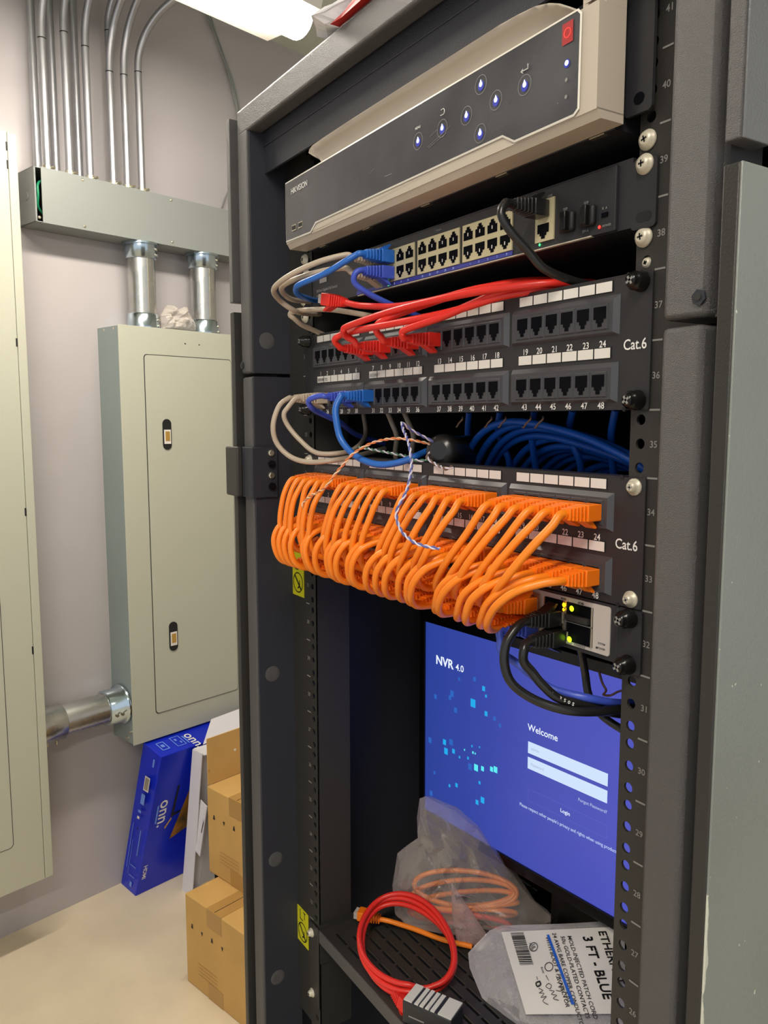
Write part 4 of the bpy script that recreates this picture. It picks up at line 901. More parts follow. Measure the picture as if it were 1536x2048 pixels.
b = MB(); sq = [(0.0891,1.3107,0.0052,'ui_cyan'),(0.1116,1.3039,0.0030,'ui_cyan'),(0.0512,1.3125,0.0040,'ui_dim'),(0.0912,1.3418,0.0028,'ui_dim'),(0.1111,1.3258,0.0018,'ui_cyan'),(0.1258,1.3019,0.0026,'ui_dim'),(0.0379,1.244,0.0036,'ui_cyan'),(0.0502,1.248,0.0040,'ui_dim'),(0.0409,1.2328,0.0042,'ui_cyan'),(0.055,1.2375,0.0030,'ui_cyan'),(0.0661,1.2333,0.0016,'ui_cyan'),(0.0814,1.2373,0.0018,'ui_cyan'),(0.0851,1.2274,0.0040,'ui_dim'),(0.0957,1.2299,0.0042,'ui_bright'),(0.1069,1.2325,0.0030,'ui_bright'),(0.1221,1.2373,0.0030,'ui_bright'),(0.1287,1.239,0.0038,'ui_bright'),(0.1021,1.2127,0.0020,'ui_cyan'),(0.0611,1.1943,0.0026,'ui_cyan'),(0.0982,1.1859,0.0030,'ui_cyan'),(0.1076,1.1922,0.0038,'ui_cyan'),(0.0476,1.3062,0.0030,'ui_dim'),(0.0097,1.2376,0.0036,'ui_dim'),(0.0481,1.1888,0.0020,'ui_cyan'),(0.1013,1.2582,0.0012,'ui_cyan'),(0.0882,1.2552,0.0014,'ui_cyan'),(0.1349,1.296,0.0022,'ui_dim'),(0.058,1.2927,0.0034,'ui_dim'),(0.019,1.196,0.0022,'ui_dim'),(0.064,1.335,0.002,'ui_dim'),(0.107,1.334,0.003,'ui_cyan'),(0.0126,1.165,0.0034,'ui_dim'),(0.02,1.30,0.003,'ui_dim'),(0.075,1.246,0.0012,'ui_bright'),(0.09,1.2475,0.0016,'ui_bright'),(0.094,1.2475,0.0012,'ui_bright')]
for x, z, r_, m_ in sq: b.add([(x-r_*0.8, yy, z-r_), (x+r_*0.8, yy, z-r_*1.0), (x+r_*0.8, yy, z+r_), (x-r_*0.8, yy, z+r_)], [(0,1,2,3)], m_)
obj('screen_graphic', b, scr)
# ================================================================ cords and connectors
def plug_parts(t, p, d, boot, upv=(0,0,1), tail=0.0295, ribs=True, clear=True, dark=False):
    """boot and clear plug; p is where the plug enters, d points out of the socket, upv away from the latch"""
    p = Vector(p); d = Vector(d).normalized(); up_ = Vector(upv); up_ = (up_ - d*up_.dot(d)).normalized(); r = d.cross(up_)
    Bm = Matrix((r, d, up_)).transposed()
    T = lambda x, y, z: p + Bm @ Vector((x, y, z))
    b = MB()
    def bx(a, c, m, bev=0.0):
        Mx = Matrix.Translation(p) @ Bm.to_4x4(); b.box(a, c, m, basis=Mx, bev=bev)
    bx((-0.0066, 0.0, -0.0058), (0.0066, 0.0135, 0.0060), boot, 0.0008)
    # latch guard sweeping out below the boot
    b.add([T(-0.0045, 0.0185, -0.0035), T(0.0045, 0.0185, -0.0035), T(0.0045, 0.004, -0.0112), T(-0.0045, 0.004, -0.0112), T(-0.0045, 0.0125, -0.0045), T(0.0045, 0.0125, -0.0045), T(0.0045, 0.0065, -0.0062), T(-0.0045, 0.0065, -0.0062), T(-0.0045, 0.0025, -0.0105), T(0.0045, 0.0025, -0.0105)],
          [(0,1,2,3), (3,2,9,8), (8,9,6,7), (7,6,5,4), (4,5,1,0), (0,3,8,7,4), (1,5,6,9,2)], boot)
    b.cyl(T(0, 0.013, 0), T(0, tail+0.001, 0), 0.0044, boot, r1=0.0034, seg=12)
    if ribs:
        for k in range(5):
            y_ = 0.0150 + k*0.0030; w = 0.0060 - k*0.0004
            bx((-w, y_, -w*0.92), (w, y_+0.0016, w*0.92), boot, 0.0005)
    ob = obj('boot', b, t)
    if clear:
        b = MB(); bx((-0.0058, -0.0045, -0.0042), (0.0058, 0.0, 0.0042), 'clear_plastic'); obj('plug', b, t)
    return p + d*tail
def cord(name, label, cat, pts, r, jm, ports=(), group=None, boot=None, parts_tail=0.0295):
    """ports: (index 0 or -1, socket point, outward direction, up)"""
    P = [Vector(p) for p in pts]; o = P[0]
    t = thing(name, label, cat, tuple(o), RACK, group)
    for idx, sp, d, up_ in ports:
        tp = plug_parts(t, sp, d, boot or jm, up_)
        dd = Vector(d).normalized()
        if idx == 0: P = [tp - dd*0.004, tp + dd*0.004] + P
        else: P = P + [tp + dd*0.004, tp - dd*0.004]
    b = MB(); b.tube(P, r, jm, 12, 6); obj('jacket', b, t)
    return t
OUT = (0, -1, 0)
rnd = random.Random(11)
ZT = T2 - ROWZ[0]; ZL = T2 - ROWZ[1]
for i in range(24):
    xp, xs = px(i+1), sx_(i); j = lambda a: rnd.uniform(-a, a)
    f = i/23.0; mx_ = lambda k: xp + (xs-xp)*k
    e = j(0.003); w = j(0.002)
    pts = [(mx_(0.02)+w, -0.0455, ZT-0.0075), (mx_(0.15)+w, -0.0510+e-0.003*f, ZT-0.022), (mx_(0.42)+w, -0.0550+e-0.006*f, ZT-0.044), (mx_(0.72)+j(0.0015), -0.0540+e-0.003*f, ZT-0.062), (mx_(0.93), -0.0480+e*0.5, ZT-0.0725)]
    cord('ethernet_cable', 'orange patch cord in upper row port %d of the lower patch panel' % (i+1), 'network cable', pts, 0.0030, 'orange_jacket',
         [(0, (xp, -0.0052, ZT), OUT, (0,0,1)), (-1, (xs, -0.0050, LZ0+0.0275), OUT, (0,0,-1))], 'orange patch cords', 'orange_boot')
for i in range(24):
    xp, xs = px(i+1), sx_(i); j = lambda a: rnd.uniform(-a, a)
    f = i/23.0; mx_ = lambda k: xp + (xs-xp)*k
    e = j(0.0035) - 0.002; w = j(0.0025)
    pts = [(mx_(0.06)+w, -0.0480, ZL-0.0015), (mx_(0.25)+w, -0.0545+e-0.004*f, ZL-0.0075), (mx_(0.48)+w, -0.0595+e-0.005*f, ZL-0.0200), (mx_(0.68)+w*1.5, -0.0570+e-0.004*f, ZL-0.0345), (mx_(0.88)+w, -0.0510+e*0.6, ZL-0.0440)]
    cord('ethernet_cable', 'orange patch cord in lower row port %d of the lower patch panel' % (i+25), 'network cable', pts, 0.0030, 'orange_jacket',
         [(0, (xp, -0.0052, ZL), OUT, (0,0,1)), (-1, (xs, -0.0050, LZ0+0.0125), OUT, (0,0,1))], 'orange patch cords', 'orange_boot')

YS = -0.0058
cord('ethernet_cable', 'beige patch cord in the upper row of the upper switch, outermost loop at the left', 'network cable',
     [(-0.076,-0.0445,1.8104),(-0.09,-0.0633,1.8049),(-0.11,-0.0794,1.7964),(-0.13,-0.0867,1.7889),(-0.15,-0.083,1.7840),(-0.168,-0.067,1.7780),(-0.17,-0.0498,1.7697),(-0.205,-0.018,1.7730),(-0.235,0.02,1.778),(-0.270,0.06,1.780)], 0.0027, 'beige_jacket',
     [(0, (-0.072, YS, SZ0+0.0272), OUT, (0,0,-1))], None)
cord('ethernet_cable', 'beige patch cord in the lower row of the upper switch, inner loop at the left', 'network cable',
     [(-0.078,-0.0450,1.7990),(-0.10,-0.0640,1.7959),(-0.13,-0.0749,1.7914),(-0.150,-0.0740,1.7885),(-0.175,-0.0601,1.7870),(-0.195,-0.040,1.7850),(-0.222,-0.008,1.7890),(-0.250,0.03,1.7926),(-0.262,0.07,1.790)], 0.0027, 'beige_jacket',
     [(0, (-0.072, YS, SZ0+0.0122), OUT, (0,0,1))], None)
cord('ethernet_cable', 'beige cord folded sharply above the left end of the upper patch panel', 'network cable',
     [(-0.0599,0.05,1.7490),(-0.0762,0.01,1.7545),(-0.1031,-0.012,1.7619),(-0.1405,-0.025,1.7696),(-0.1763,-0.035,1.7725),(-0.1930,-0.041,1.7718),(-0.1962,-0.0425,1.7690),(-0.195,-0.039,1.7660),(-0.198,-0.028,1.7600),(-0.203,-0.012,1.7560),(-0.212,0.012,1.7500),(-0.215,0.04,1.735)], 0.0027, 'beige_jacket')
cord('ethernet_cable', 'bright blue patch cord in the upper row of the upper switch', 'network cable',
     [(-0.060,-0.0420,1.8080),(-0.066,-0.0503,1.8024),(-0.085,-0.0609,1.7935),(-0.11,-0.0716,1.7874),(-0.122,-0.0725,1.7844),(-0.134,-0.0640,1.7803),(-0.165,-0.035,1.7820),(-0.200,-0.004,1.7870),(-0.239,0.04,1.7912)], 0.0029, 'blue_jacket',
     [(0, (-0.057, YS, SZ0+0.0272), OUT, (0,0,-1))], None)
cord('ethernet_cable', 'violet blue patch cord dropping from the lower row of the upper switch', 'network cable',
     [(-0.059,-0.0440,1.7905),(-0.061,-0.0430,1.7830),(-0.058,-0.0330,1.7755),(-0.054,-0.018,1.7685),(-0.0502,0.004,1.7610),(-0.045,0.04,1.750)], 0.0028, 'violet_jacket',
     [(0, (-0.057, YS, SZ0+0.0122), OUT, (0,0,1))], None)
cord('ethernet_cable', 'black patch cord curving down from the uplink port of the upper switch', 'network cable',
     [(0.1455,-0.0435,1.8080),(0.1465,-0.0475,1.8000),(0.150,-0.0420,1.7888),(0.155,-0.0301,1.7764),(0.16,-0.0178,1.7638),(0.168,0.005,1.7560),(0.172,0.03,1.7540),(0.172,0.09,1.7540)], 0.0031, 'black_jacket',
     [(0, (0.1445, YS, SZ0+0.0272), OUT, (0,0,-1))], None)
ZB1 = T1 - ROWZ[1]; ZT1 = T1 - ROWZ[0]
cord('ethernet_cable', 'beige patch cord in lower row port 25 of the upper patch panel, big outer loop', 'network cable',
     [(-0.2035,-0.0420,1.6815),(-0.2025,-0.0540,1.6730),(-0.2,-0.0625,1.6527),(-0.2,-0.059,1.634),(-0.19,-0.0481,1.6191),(-0.172,-0.0360,1.6136),(-0.150,-0.020,1.6155),(-0.150,0.01,1.6194),(-0.170,0.06,1.6260)], 0.0028, 'beige_jacket',
     [(0, (px(25), -0.0052, ZB1), OUT, (0,0,1))], None)
cord('ethernet_cable', 'beige patch cord in lower row port 26 of the upper patch panel, inner loop', 'network cable',
     [(-0.1885,-0.0430,1.6790),(-0.188,-0.0500,1.6720),(-0.190,-0.0545,1.6640),(-0.19,-0.0505,1.6527),(-0.18,-0.0409,1.6368),(-0.165,-0.0298,1.6237),(-0.150,-0.012,1.6230),(-0.160,0.015,1.6270),(-0.195,0.05,1.6408),(-0.215,0.06,1.664)], 0.0026, 'beige_jacket',
     [(0, (px(26), -0.0052, ZB1), OUT, (0,0,1))], None)
cord('ethernet_cable', 'violet blue patch cord in lower row port 30 of the upper patch panel', 'network cable',
     [(-0.130,-0.0415,1.6822),(-0.138,-0.0470,1.6805),(-0.144,-0.0490,1.6765),(-0.147,-0.0440,1.6705),(-0.155,-0.0299,1.6652),(-0.1655,0.0,1.6553),(-0.1957,0.04,1.6411),(-0.201,0.08,1.6305)], 0.0029, 'violet_jacket',
     [(0, (px(30), -0.0052, ZB1), OUT, (0,0,1))], None)
cord('ethernet_cable', 'bright blue patch cord in lower row port 31 of the upper patch panel', 'network cable',
     [(-0.0940,-0.0400,1.6800),(-0.0945,-0.0450,1.6700),(-0.092,-0.0460,1.6578),(-0.086,-0.0440,1.6386),(-0.07,-0.0372,1.6236),(-0.05,-0.0256,1.616),(-0.032,-0.0120,1.6186),(-0.025,0.005,1.6254),(-0.0506,0.05,1.6334)], 0.0033, 'blue_jacket',
     [(0, (px(31), -0.0052, ZB1), OUT, (0,0,1))], None)
reds = [(7, [(-0.094,-0.0415,1.7285),(-0.093,-0.0462,1.7322),(-0.09,-0.0468,1.7356),(-0.078,-0.0430,1.7393),(-0.0237,-0.050,1.7385),(0.0165,-0.043,1.7400),(0.066,-0.028,1.7442),(0.109,-0.012,1.7520),(0.1371,0.012,1.7556),(0.144,0.05,1.7560)]),
        (9, [(-0.0640,-0.0425,1.7310),(-0.0655,-0.0500,1.7350),(-0.062,-0.0547,1.7395),(-0.052,-0.0530,1.7434),(0.0091,-0.043,1.751),(0.0787,-0.030,1.7555),(0.1259,-0.012,1.7571),(0.1473,0.012,1.7583),(0.1483,0.05,1.7592)]),
        (12, [(-0.0177,-0.0415,1.7300),(-0.0177,-0.0462,1.7342),(-0.016,-0.0478,1.7385),(-0.008,-0.0458,1.7435),(0.025,-0.030,1.7530),(0.079,-0.014,1.7610),(0.1152,0.012,1.7629),(0.1229,0.05,1.7639)]),
        (13, [(0.0151,-0.0400,1.7262),(0.0165,-0.0425,1.7295),(0.022,-0.0420,1.7335),(0.0594,-0.031,1.7410),(0.0851,-0.021,1.7490),(0.1113,-0.012,1.7560),(0.1368,0.012,1.7600),(0.1432,0.05,1.7625)])]
for k, (n_, pts) in enumerate(reds):
    cord('ethernet_cable', 'red patch cord in upper row port %d of the upper patch panel' % n_, 'network cable', pts, 0.0031, 'red_jacket', [(0, (px(n_), -0.0052, ZT1), OUT, (0,0,1))], 'red patch cords of the upper patch panel')
cord('ethernet_cable', 'red patch cord with an unplugged end lying on the beige cord', 'network cable',
     [(-0.0700,-0.038,1.7650),(-0.0562,-0.035,1.7625),(-0.0136,-0.030,1.7574),(0.0251,-0.018,1.7586),(0.0666,-0.002,1.7640),(0.0929,0.025,1.7690),(0.1074,0.06,1.7700)], 0.0030, 'red_jacket',
     [(0, (-0.1120, -0.0455, 1.7745), (0.93, 0.17, -0.20), (0.2, 0, 1))], None)
# black and blue cords of the fibre modules
cord('ethernet_cable', 'black cord in the pale faceplate, wide loop hanging over the monitor', 'network cable',
     [(0.1660,-0.0460,1.5070),(0.1650,-0.0530,1.4970),(0.1655,-0.0545,1.4827),(0.17,-0.0507,1.4689),(0.18,-0.0379,1.4576),(0.195,-0.023,1.4518),(0.206,-0.0035,1.4500),(0.212,0.02,1.4493),(0.2220,0.05,1.4480),(0.235,0.10,1.4480)], 0.0034, 'black_jacket',
     [(0, (0.166, -0.0050, 1.5115), OUT, (0,0,-1))], None)
cord('ethernet_cable', 'black cord in the lower module of the pale faceplate, printed white', 'network cable',
     [(0.1730,-0.0430,1.4935),(0.1730,-0.0430,1.4850),(0.176,-0.0375,1.4770),(0.182,-0.0328,1.4683),(0.19,-0.0232,1.4584),(0.2,-0.0042,1.4529),(0.207,0.02,1.4440),(0.2180,0.05,1.4416),(0.235,0.09,1.4410)], 0.0034, 'black_jacket',
     [(0, (0.171, -0.0050, 1.4975), OUT, (0,0,1))], None)
b = MB()
for k, ch in enumerate('T13-350S'): b.text(ch, (0.1835+0.0020*k, -0.0345+0.0022*k, 1.4662-0.00195*k + 0.00006*k*k), (0.72, 0.50, -0.46), (0.3, 0.1, 1), 0.0036, 'ink_white')
tag(obj('cable_printing', b, o=(0.186, -0.033, 1.463)), 'white letters printed on the black cord below the pale faceplate', 'lettering')
cord('ethernet_cable', 'dark blue cord under the pale faceplate, between the two black cords', 'network cable',
     [(0.1440,-0.0400,1.4945),(0.146,-0.0400,1.4850),(0.152,-0.0300,1.4760),(0.165,-0.0240,1.4676),(0.18,-0.0182,1.4613),(0.2,-0.0060,1.4589),(0.207,0.02,1.4520),(0.215,0.05,1.450),(0.230,0.08,1.4490)], 0.0030, 'violet_jacket',
     [(0, (sx_(23)+0.0015, -0.0050, LZ0+0.0105), OUT, (0,0,1))], None)
cord('power_cord', 'thin black cord hanging straight down in front of the monitor', 'cable', [(0.1737,0.012,1.4930),(0.1732,0.02,1.4659),(0.1767,0.02,1.4512),(0.1841,0.02,1.4416),(0.1965,0.02,1.4358),(0.2102,0.03,1.4275),(0.225,0.05,1.418)], 0.0030, 'black_jacket')
b = MB(); b.tube([(0.185,0.022,1.4700),(0.1885,0.022,1.4620),(0.1925,0.022,1.4570),(0.190,0.022,1.4530),(0.197,0.022,1.4545),(0.205,0.022,1.4600),(0.214,0.03,1.4640)], 0.0009, 'brown_tie', 6, 5); tag(obj('twist_tie', b, o=(0.19, 0.02, 1.46)), 'brown twist tie beside the right rail above the bundled black cords', 'tie')

# twisted pairs and the dark cable end they leave
b = MB(); b.lathe((0.0060, 0.004, 1.6300), (-0.50,1.0,-0.06), [(0, 0.0085), (0.002, 0.0135), (0.006, 0.0155), (0.02, 0.0160), (0.22, 0.0160)], 'black_jacket', 24)
tag(obj('cable_jacket_end', b, o=(0, 0.004, 1.63)), 'thick black cable end in the gap between the patch panels', 'cable')
def pair(label, pts, m1, m2, group=None, pitch=0.0125, r=0.00075):
    P = spline([Vector(p) for p in pts], 14); a = 0; A1 = []; A2 = []; u = Vector((0,0,1))
    for i in range(len(P)):
        T_ = (P[min(i+1, len(P)-1)] - P[max(i-1, 0)]).normalized(); u = (u - T_*u.dot(T_)).normalized(); w = T_.cross(u)
        if i: a += (P[i]-P[i-1]).length/pitch*2*math.pi
        o_ = (u*math.cos(a) + w*math.sin(a))*r*1.05; A1.append(P[i]+o_); A2.append(P[i]-o_)
    t = thing('twisted_pair', label, 'wire', tuple(pts[0]), RACK, group)
    b = MB(); b.tube(A1, r, m1, 7, 1); obj('conductor', b, t); b = MB(); b.tube(A2, r, m2, 7, 1); obj('conductor', b, t)
pair('white and blue twisted pair hanging down over the orange cords', [(0.000,0.004,1.6375),(-0.0030,-0.018,1.6480),(-0.0008,-0.03,1.6545),(0.0010,-0.032,1.6545),(0.0066,-0.035,1.6500),(0.0296,-0.045,1.6387),(0.0442,-0.052,1.6227),(0.0536,-0.06,1.6111),(0.0595,-0.068,1.5997),(0.0585,-0.075,1.5879),(0.0608,-0.078,1.5802),(0.0709,-0.08,1.5707),(0.084,-0.08,1.5651),(0.0946,-0.078,1.5624),(0.11,-0.072,1.561)], 'wire_white', 'wire_blue')
pair('orange and peach twisted pair arching left to the orange cords', [(-0.003,0.002,1.6360),(-0.0277,-0.015,1.6407),(-0.0473,-0.03,1.6373),(-0.0588,-0.045,1.6275),(-0.0655,-0.052,1.618),(-0.0726,-0.06,1.6052),(-0.0759,-0.068,1.5944),(-0.0976,-0.07,1.5857),(-0.1157,-0.07,1.5779),(-0.1141,-0.072,1.5722)], 'wire_orange', 'wire_peach')
pair('green and white twisted pair running left above the lower patch panel', [(0.000,0.004,1.6225),(-0.0150,-0.004,1.6205),(-0.0300,-0.004,1.6235),(-0.0425,-0.005,1.6248),(-0.0791,-0.01,1.6285),(-0.1095,-0.01,1.6306)], 'wire_green', 'wire_white')
pair('grey and white wire ends drooping onto the white labels of the lower patch panel', [(-0.002,0.002,1.6290),(0.0,-0.004,1.6239),(0.0161,-0.006,1.6185),(0.0300,-0.009,1.6165),(0.0387,-0.012,1.6157),(0.0452,-0.010,1.6180)], 'wire_white', 'wire_brown')
# loom of blue cables behind the gap
rb = random.Random(5)
for k in range(12):
    x0 = -0.03 + 0.012*rb.random() + 0.006*k; zz = 1.606 - 0.002*k; pk = 1.655 - 0.0035*k + rb.uniform(-0.004, 0.003); y = 0.045 + 0.0085*k
    pts = [(x0-0.04, y+0.03, zz-0.03), (x0, y+0.01, zz+0.008), (x0+0.045, y-0.005, (zz+pk)/2+0.014), (x0+0.09, y-0.008, pk), (x0+0.15, y-0.004, pk-0.008-0.001*k), (x0+0.20, y, pk-0.024-0.001*k), (x0+0.235, y+0.02, pk-0.050)]
    cord('loom_cable', 'blue network cable arching in the loom behind the gap between the patch panels', 'network cable', pts, 0.0032, 'deep_blue_jacket', (), 'blue cables arching between the patch panels')
for k in range(5):
    x0 = -0.02 + 0.045*k; pts = [(x0, 0.06, 1.665), (x0-0.008, 0.065, 1.645), (x0-0.014+0.01*(k%2), 0.075, 1.62), (x0-0.02, 0.09, 1.59)]
    cord('loom_cable', 'blue network cable running down from the back of the upper patch panel', 'network cable', pts, 0.0030, 'deep_blue_jacket', (), 'blue cables hanging down behind the patch panels')
for k, (x0, lb) in enumerate(((-0.150, 'grey cable hanging behind the blue cord loop, left one'), (-0.118, 'grey cable hanging behind the blue cord loop, right one'))):
    cord('loom_cable', lb, 'network cable', [(x0, 0.05, 1.668), (x0+0.010, 0.05, 1.655), (x0+0.012, 0.055, 1.640), (x0+0.002, 0.06, 1.620), (x0-0.004, 0.07, 1.600)], 0.0028, 'beige_jacket')
for k in range(5):
    x0 = (0.018, 0.058, 0.076, 0.106, 0.120)[k]
    b = MB(); b.tube([(x0, 0.022, 1.6600), (x0+0.002, 0.020, 1.6580), (x0-0.003, 0.020, 1.6545), (x0-0.006, 0.021, 1.6520), (x0-0.009, 0.022, 1.6515)], 0.0009, 'wire_brown', 6, 4)
    tag(obj('cut_wire_end', b, o=(x0, 0.02, 1.655)), 'short cut wire end hanging under the back of the upper patch panel', 'wire', 'cut wire ends under the upper patch panel')

# ================================================================ things on the shelf
def circ(c, u, v, r, a0, a1, n): return [tuple(Vector(c) + Vector(u)*(r*math.cos(a0+(a1-a0)*k/n)) + Vector(v)*(r*math.sin(a0+(a1-a0)*k/n))) for k in range(n+1)]
# red coil, tilted onto the bag
cc = Vector((-0.111, 0.0525, 1.0600)); eu = (Vector((-0.0516, 0.0778, 1.060)) - Vector((-0.1603, 0.0203, 1.060))).normalized(); ev = (Vector((-0.1498, 0.0899, 1.080)) - Vector((-0.0765, 0.0187, 1.042))).normalized()
nrm = eu.cross(ev).normalized()
pts = []
for k in range(0, 77):
    a = -math.pi*0.42 - 2*math.pi*k/26.0; rr = 0.0590 + 0.0025*math.sin(k*0.7) + 0.0030*math.cos(k/26.0*5)
    p = cc + eu*rr*math.cos(a) + ev*rr*math.sin(a)*0.90 + nrm*(0.004 + 0.0050*(k//26) + 0.002*math.sin(a*2))
    p.z = max(p.z, SHZ+0.0035); pts.append(tuple(p))
pts = [(-0.0800, 0.0118, 1.0420)] + pts[1:]
cord('ethernet_cable', 'coiled red patch cord lying on the slotted shelf', 'network cable', pts, 0.0030, 'red_jacket', [(0, (-0.0490, 0.0115, 1.0450), (-0.97, 0.02, -0.03), (0, 0.3, 1))], None, 'red_jacket')
# grey black surge coupler
C0 = Vector((-0.0562, 0.0249, 0)); C1 = Vector((-0.0053, 0.0493, 0)); C2 = Vector((0.0106, 0.0246, 0)); C3 = Vector((-0.0406, 0.0013, 0)); ex = (C1-C0).normalized(); ey = Vector((ex.y, -ex.x, 0))
FR = Matrix.Translation(Vector((C0.x, C0.y, SHZ))) @ Matrix((ex, ey, Vector((0,0,1)))).transposed().to_4x4()
Rz_ = Matrix.Translation(Vector((C0.x, C0.y, SHZ))) @ Matrix.Rotation(math.atan2(ex.y, ex.x), 4, 'Z')
t = thing('inline_coupler', 'small dark box with pale ribbed top at the plug of the coiled red cord', 'coupler', (0.028, -0.014, 0.0006), Rz_)
b = MB(); b.box((0, -0.0285, 0.0006), (0.0565, 0, 0.0262), 'switch_black', bev=0.002); obj('body', b, t)
for k in range(6):
    x0 = 0.0015 + (0.0, 0.0125, 0.0185, 0.0250, 0.0310, 0.0395)[k]; w = (0.0095, 0.0042, 0.0042, 0.0042, 0.0045, 0.0150)[k]
    b = MB(); b.box((x0, -0.0275, 0.0258), (x0+w, -0.001, 0.0272), 'coupler_grey'); obj('top_rib', b, t)
b = MB(); b.box((0.008, -0.0288, 0.0105), (0.026, -0.0286, 0.0120), 'ink_grey'); obj('side_lettering', b, t)
# orange cords inside the big bag, one plug sticking out at the left
ro = random.Random(3)
bd = Vector((0.7178, 0.6963, 0)); bn = Vector((0.6963, -0.7178, 0)); bo = Vector((-0.1703, 0.0908, 0)) - bn*0.006
for k in range(6):
    h0 = 1.045 + 0.008*k; pts = []
    c_ = bo + bd*(0.062 + 0.012*ro.random()) + Vector((0,0,h0+0.010))
    for q in range(0, 27):
        a = ro.random()*0.05 + 2*math.pi*q/22.0 + k*0.9
        p = c_ + bd*(0.062*math.cos(a)) + bn*(0.012*math.sin(a)) + Vector((0,0,1))*(0.016*math.sin(a+0.6*k) )
        p.z = max(p.z, SHZ+0.004); pts.append(tuple(p))
    cord('bagged_cord', 'coiled orange patch cord inside the large clear bag on the shelf' if k else 'coiled red patch cord at the bottom of the large clear bag', 'network cable', pts, 0.0030, 'orange_jacket' if k else 'red_jacket', (), 'orange cords inside the large clear bag' if k else None)
cord('ethernet_cable', 'orange cord end with clear plug poking left out of the large bag', 'network cable', [(-0.175, 0.075, 1.0480), (-0.150, 0.092, 1.0460), (-0.120, 0.108, 1.0450), (-0.09, 0.13, 1.0450)], 0.0030, 'orange_jacket', [(0, (-0.2100, 0.0470, 1.0500), (0.78, 0.60, -0.03), (0, 0, 1))], None, 'orange_boot')
out_ = [(0.0157, 1.2042), (0.023, 1.2081), (0.0564, 1.193), (0.0864, 1.1715), (0.1195, 1.1287), (0.1493, 1.0951), (0.1787, 1.0711), (0.1761, 1.055), (0.1503, 1.0415), (0.10, 1.0405), (0.0487, 1.0405), (-0.0055, 1.0405), (-0.015, 1.0500), (-0.0182, 1.087), (-0.0119, 1.1301), (0.0141, 1.1532), (0.0122, 1.1785)]
b = MB(); crumple(b, out_, (bo.x, bo.y, 0), bd, (0,0,1), 0.022, 'clear_bag', 11, 1.05, 24, 1.7, 0.0, 2)
tag(obj('plastic_bag', b, o=(bo.x+0.05, bo.y+0.05, SHZ)), 'large crumpled clear plastic bag of cords in front of the monitor', 'bag')
b = MB(); crumple(b, [(0.058, 1.118), (0.072, 1.098), (0.098, 1.062), (0.110, 1.044), (0.088, 1.040), (0.066, 1.040), (0.060, 1.075)], (bo.x+bn.x*0.026, bo.y+bn.y*0.026, 0), bd, (0,0,1), 0.0045, 'pink_bag', 8, 0.7, 30, 4.2, 0.0, 6)
tag(obj('bag_flap', b, o=(bo.x+0.1, bo.y+0.05, SHZ+0.01)), 'loose pinkish corner of the bag hanging over the red coil', 'bag')
# labelled bag
l1 = Vector((0.77466631, 0.567664, 0.27865694)); l2 = Vector((0.62414156, -0.61549525, -0.48126178)); lo = Vector((-0.0496, 0.1405, 1.08)); ln = Vector((0.1017, -0.5467, 0.8311))
t = thing('labelled_bag', 'flat clear bag with a white cable label, propped at the foot of the monitor', 'bag', tuple(lo + l2*0.05), RACK)
b = MB(); crumple(b, [(-0.0426, 0.0164), (-0.0187, -0.0083), (-0.0039, -0.0134), (0.055, -0.0122), (0.1354, -0.0121), (0.1311, 0.0992), (0.0818, 0.1038), (0.0303, 0.1000), (0.0027, 0.0835), (-0.0215, 0.065), (-0.0391, 0.033)], lo - ln*0.0065, l1, l2, 0.0052, 'label_bag', 9, 0.9, 40, 2.2, 0.0, 3)
obj('film', b, t)
def LP(a, c, h=0.0042): return lo + l1*a + l2*c + ln*h
b = MB(); G = 10; V = []
for i in range(G+1):
    for j_ in range(G+1):
        s_, q_ = i/G, j_/G; a = (0.0 + 0.1290*s_)*(1-q_) + (0.0320 + 0.089*s_)*q_; c = 0.0 + (0.0865 - 0.0*s_)*q_
        V.append(LP(a, c, 0.0042 + 0.0006*math.sin(a*90)*math.sin(c*70)))
b.add(V, [(i*(G+1)+j_, (i+1)*(G+1)+j_, (i+1)*(G+1)+j_+1, i*(G+1)+j_+1) for i in range(G) for j_ in range(G)], 'label_white', True); la = obj('label', b, t)
rd = (l1*0.30 + l2*0.95).normalized()
def lab(s_, a, c, size, m='ink_black', ff=1.0, rep=1):
    for k in range(rep): b.text(s_, LP(a+0.00035*k, c, 0.0052), rd, l1, size, m, squeeze=ff)
b = MB()
lab('ETHERNET', 0.1095, 0.004, 0.0120, rep=2); lab('3 FT - BLUE', 0.0925, 0.009, 0.0140, rep=3, ff=0.97); lab('MOLD-INJECTED PATCH CORD', 0.0760, 0.008, 0.0062); lab('50u GOLD-PLATED CONTACTS', 0.0685, 0.008, 0.0062); lab('24 AWG BARE COPPER CONDUCTORS', 0.0590, 0.004, 0.0060)
lab('WITH BOOT & PROTECTOR', 0.0515, 0.008, 0.0060); lab('LISTED', 0.0335, 0.014, 0.0030); lab('RoHS', 0.0470, 0.040, 0.0030)
obj('label_lettering', b, la)
b = MB(); b.add([LP(0.0530, 0.006, 0.0056), LP(0.0560, 0.006, 0.0056), LP(0.0835, 0.078, 0.0056), LP(0.0800, 0.078, 0.0056)], [(0,1,2,3)], 'ink_blue'); obj('blue_marker_stroke', b, la)
b = MB(); rw = random.Random(2); c = 0.002
while c < 0.037:
    w = rw.choice((0.0004, 0.0008, 0.0012)); f = c*0.36
    b.add([LP(0.0105+f, c, 0.0052), LP(0.0255+f, c, 0.0052), LP(0.0255+f+w*0.36, c+w, 0.0052), LP(0.0105+f+w*0.36, c+w, 0.0052)], [(0,1,2,3)], 'ink_black'); c += w + rw.choice((0.0004, 0.0008))
obj('barcode', b, la)
b = MB()
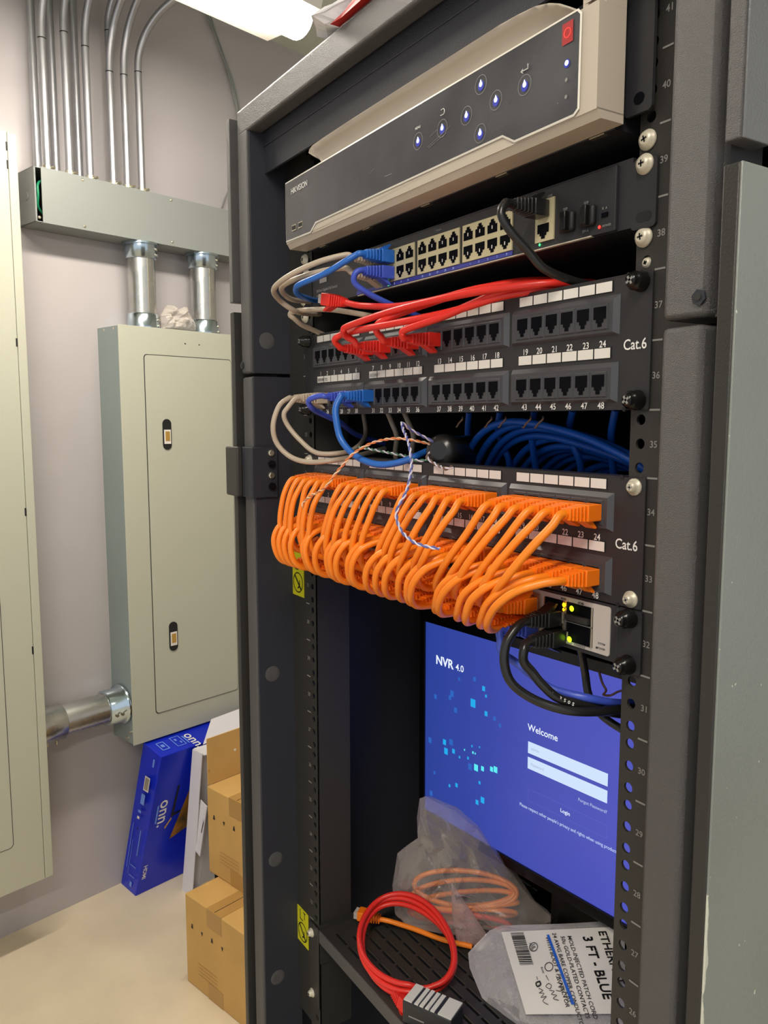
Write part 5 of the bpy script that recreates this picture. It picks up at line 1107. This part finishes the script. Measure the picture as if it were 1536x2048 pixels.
for cx_, cy_, r_ in ((0.0385, 0.0185, 0.0050), (0.0560, 0.0400, 0.0048)):
    n = 20; b.add([LP(cx_+rr*math.cos(2*math.pi*k/n), cy_+rr*math.sin(2*math.pi*k/n), 0.0052) for rr in (r_, r_-0.0008) for k in range(n)], [(k, (k+1) % n, n+(k+1) % n, n+k) for k in range(n)], 'ink_black')
b.text('UL', LP(0.0365, 0.0155, 0.0052), rd, l1, 0.0045, 'ink_black'); obj('certification_mark', b, la)
b = MB()
def scr_(pts, r=0.00032): b.tube([LP(a, c, 0.0056) for a, c in pts], r, 'ink_black', 5, 3)
scr_([(0.0430,0.0500),(0.0440,0.0530)]); scr_([(0.046,0.055),(0.0425,0.0565),(0.044,0.060),(0.0475,0.058),(0.046,0.0545)], 0.0008)
scr_([(0.0455,0.0620),(0.0500,0.0640),(0.0460,0.0665),(0.0515,0.0670),(0.0480,0.0710),(0.0540,0.0700),(0.0500,0.0745),(0.0560,0.0780)])
scr_([(0.0530,0.0490),(0.0560,0.0540)]); scr_([(0.0560,0.0570),(0.0530,0.0600),(0.0575,0.0625),(0.0590,0.0590),(0.0560,0.0570)]); scr_([(0.0570,0.0640),(0.0620,0.0650),(0.0590,0.0680),(0.0650,0.0690),(0.0610,0.0720),(0.0670,0.0740)])
scr_([(0.0640,0.0500),(0.0660,0.0545)]); scr_([(0.0650,0.0565),(0.0710,0.0580),(0.0665,0.0610),(0.0725,0.0620),(0.0690,0.0650),(0.0640,0.0640)]); scr_([(0.0700,0.0660),(0.0760,0.0665),(0.0720,0.0700),(0.0790,0.0710),(0.0750,0.0740),(0.0800,0.0750)])
obj('handwriting', b, la)
# sheet on top of the rack
b = MB(); crumple(b, [(-0.135, -0.04), (-0.105, -0.062), (-0.06, -0.050), (0.02, -0.046), (0.10, -0.02), (0.09, 0.10), (-0.03, 0.12), (-0.11, 0.05)], (0, 0, 2.026), (1,0,0), (0,1,0), 0.010, 'paper_white', 8, 0.5, 24, 3.1, 0.0, 5)
tag(obj('plastic_sheet', b, o=(0, 0, 2.011)), 'crumpled white sheet lying on top of the rack', 'sheet')
b = MB(); b.add([(-0.082, -0.055, 2.0125), (-0.066, -0.053, 2.0120), (0.06, -0.052, 2.0160), (0.06, -0.050, 2.034), (-0.03, -0.051, 2.024), (-0.066, -0.0515, 2.0165), (-0.082, -0.045, 2.0125), (0.06, -0.044, 2.016)], [(0,1,2,3,4,5), (0,6,7,2,1)], 'paper_red')
tag(obj('red_wrapper', b, o=(-0.03, -0.05, 2.0125)), 'red wrapper edge under the white sheet on top of the rack', 'wrapper')
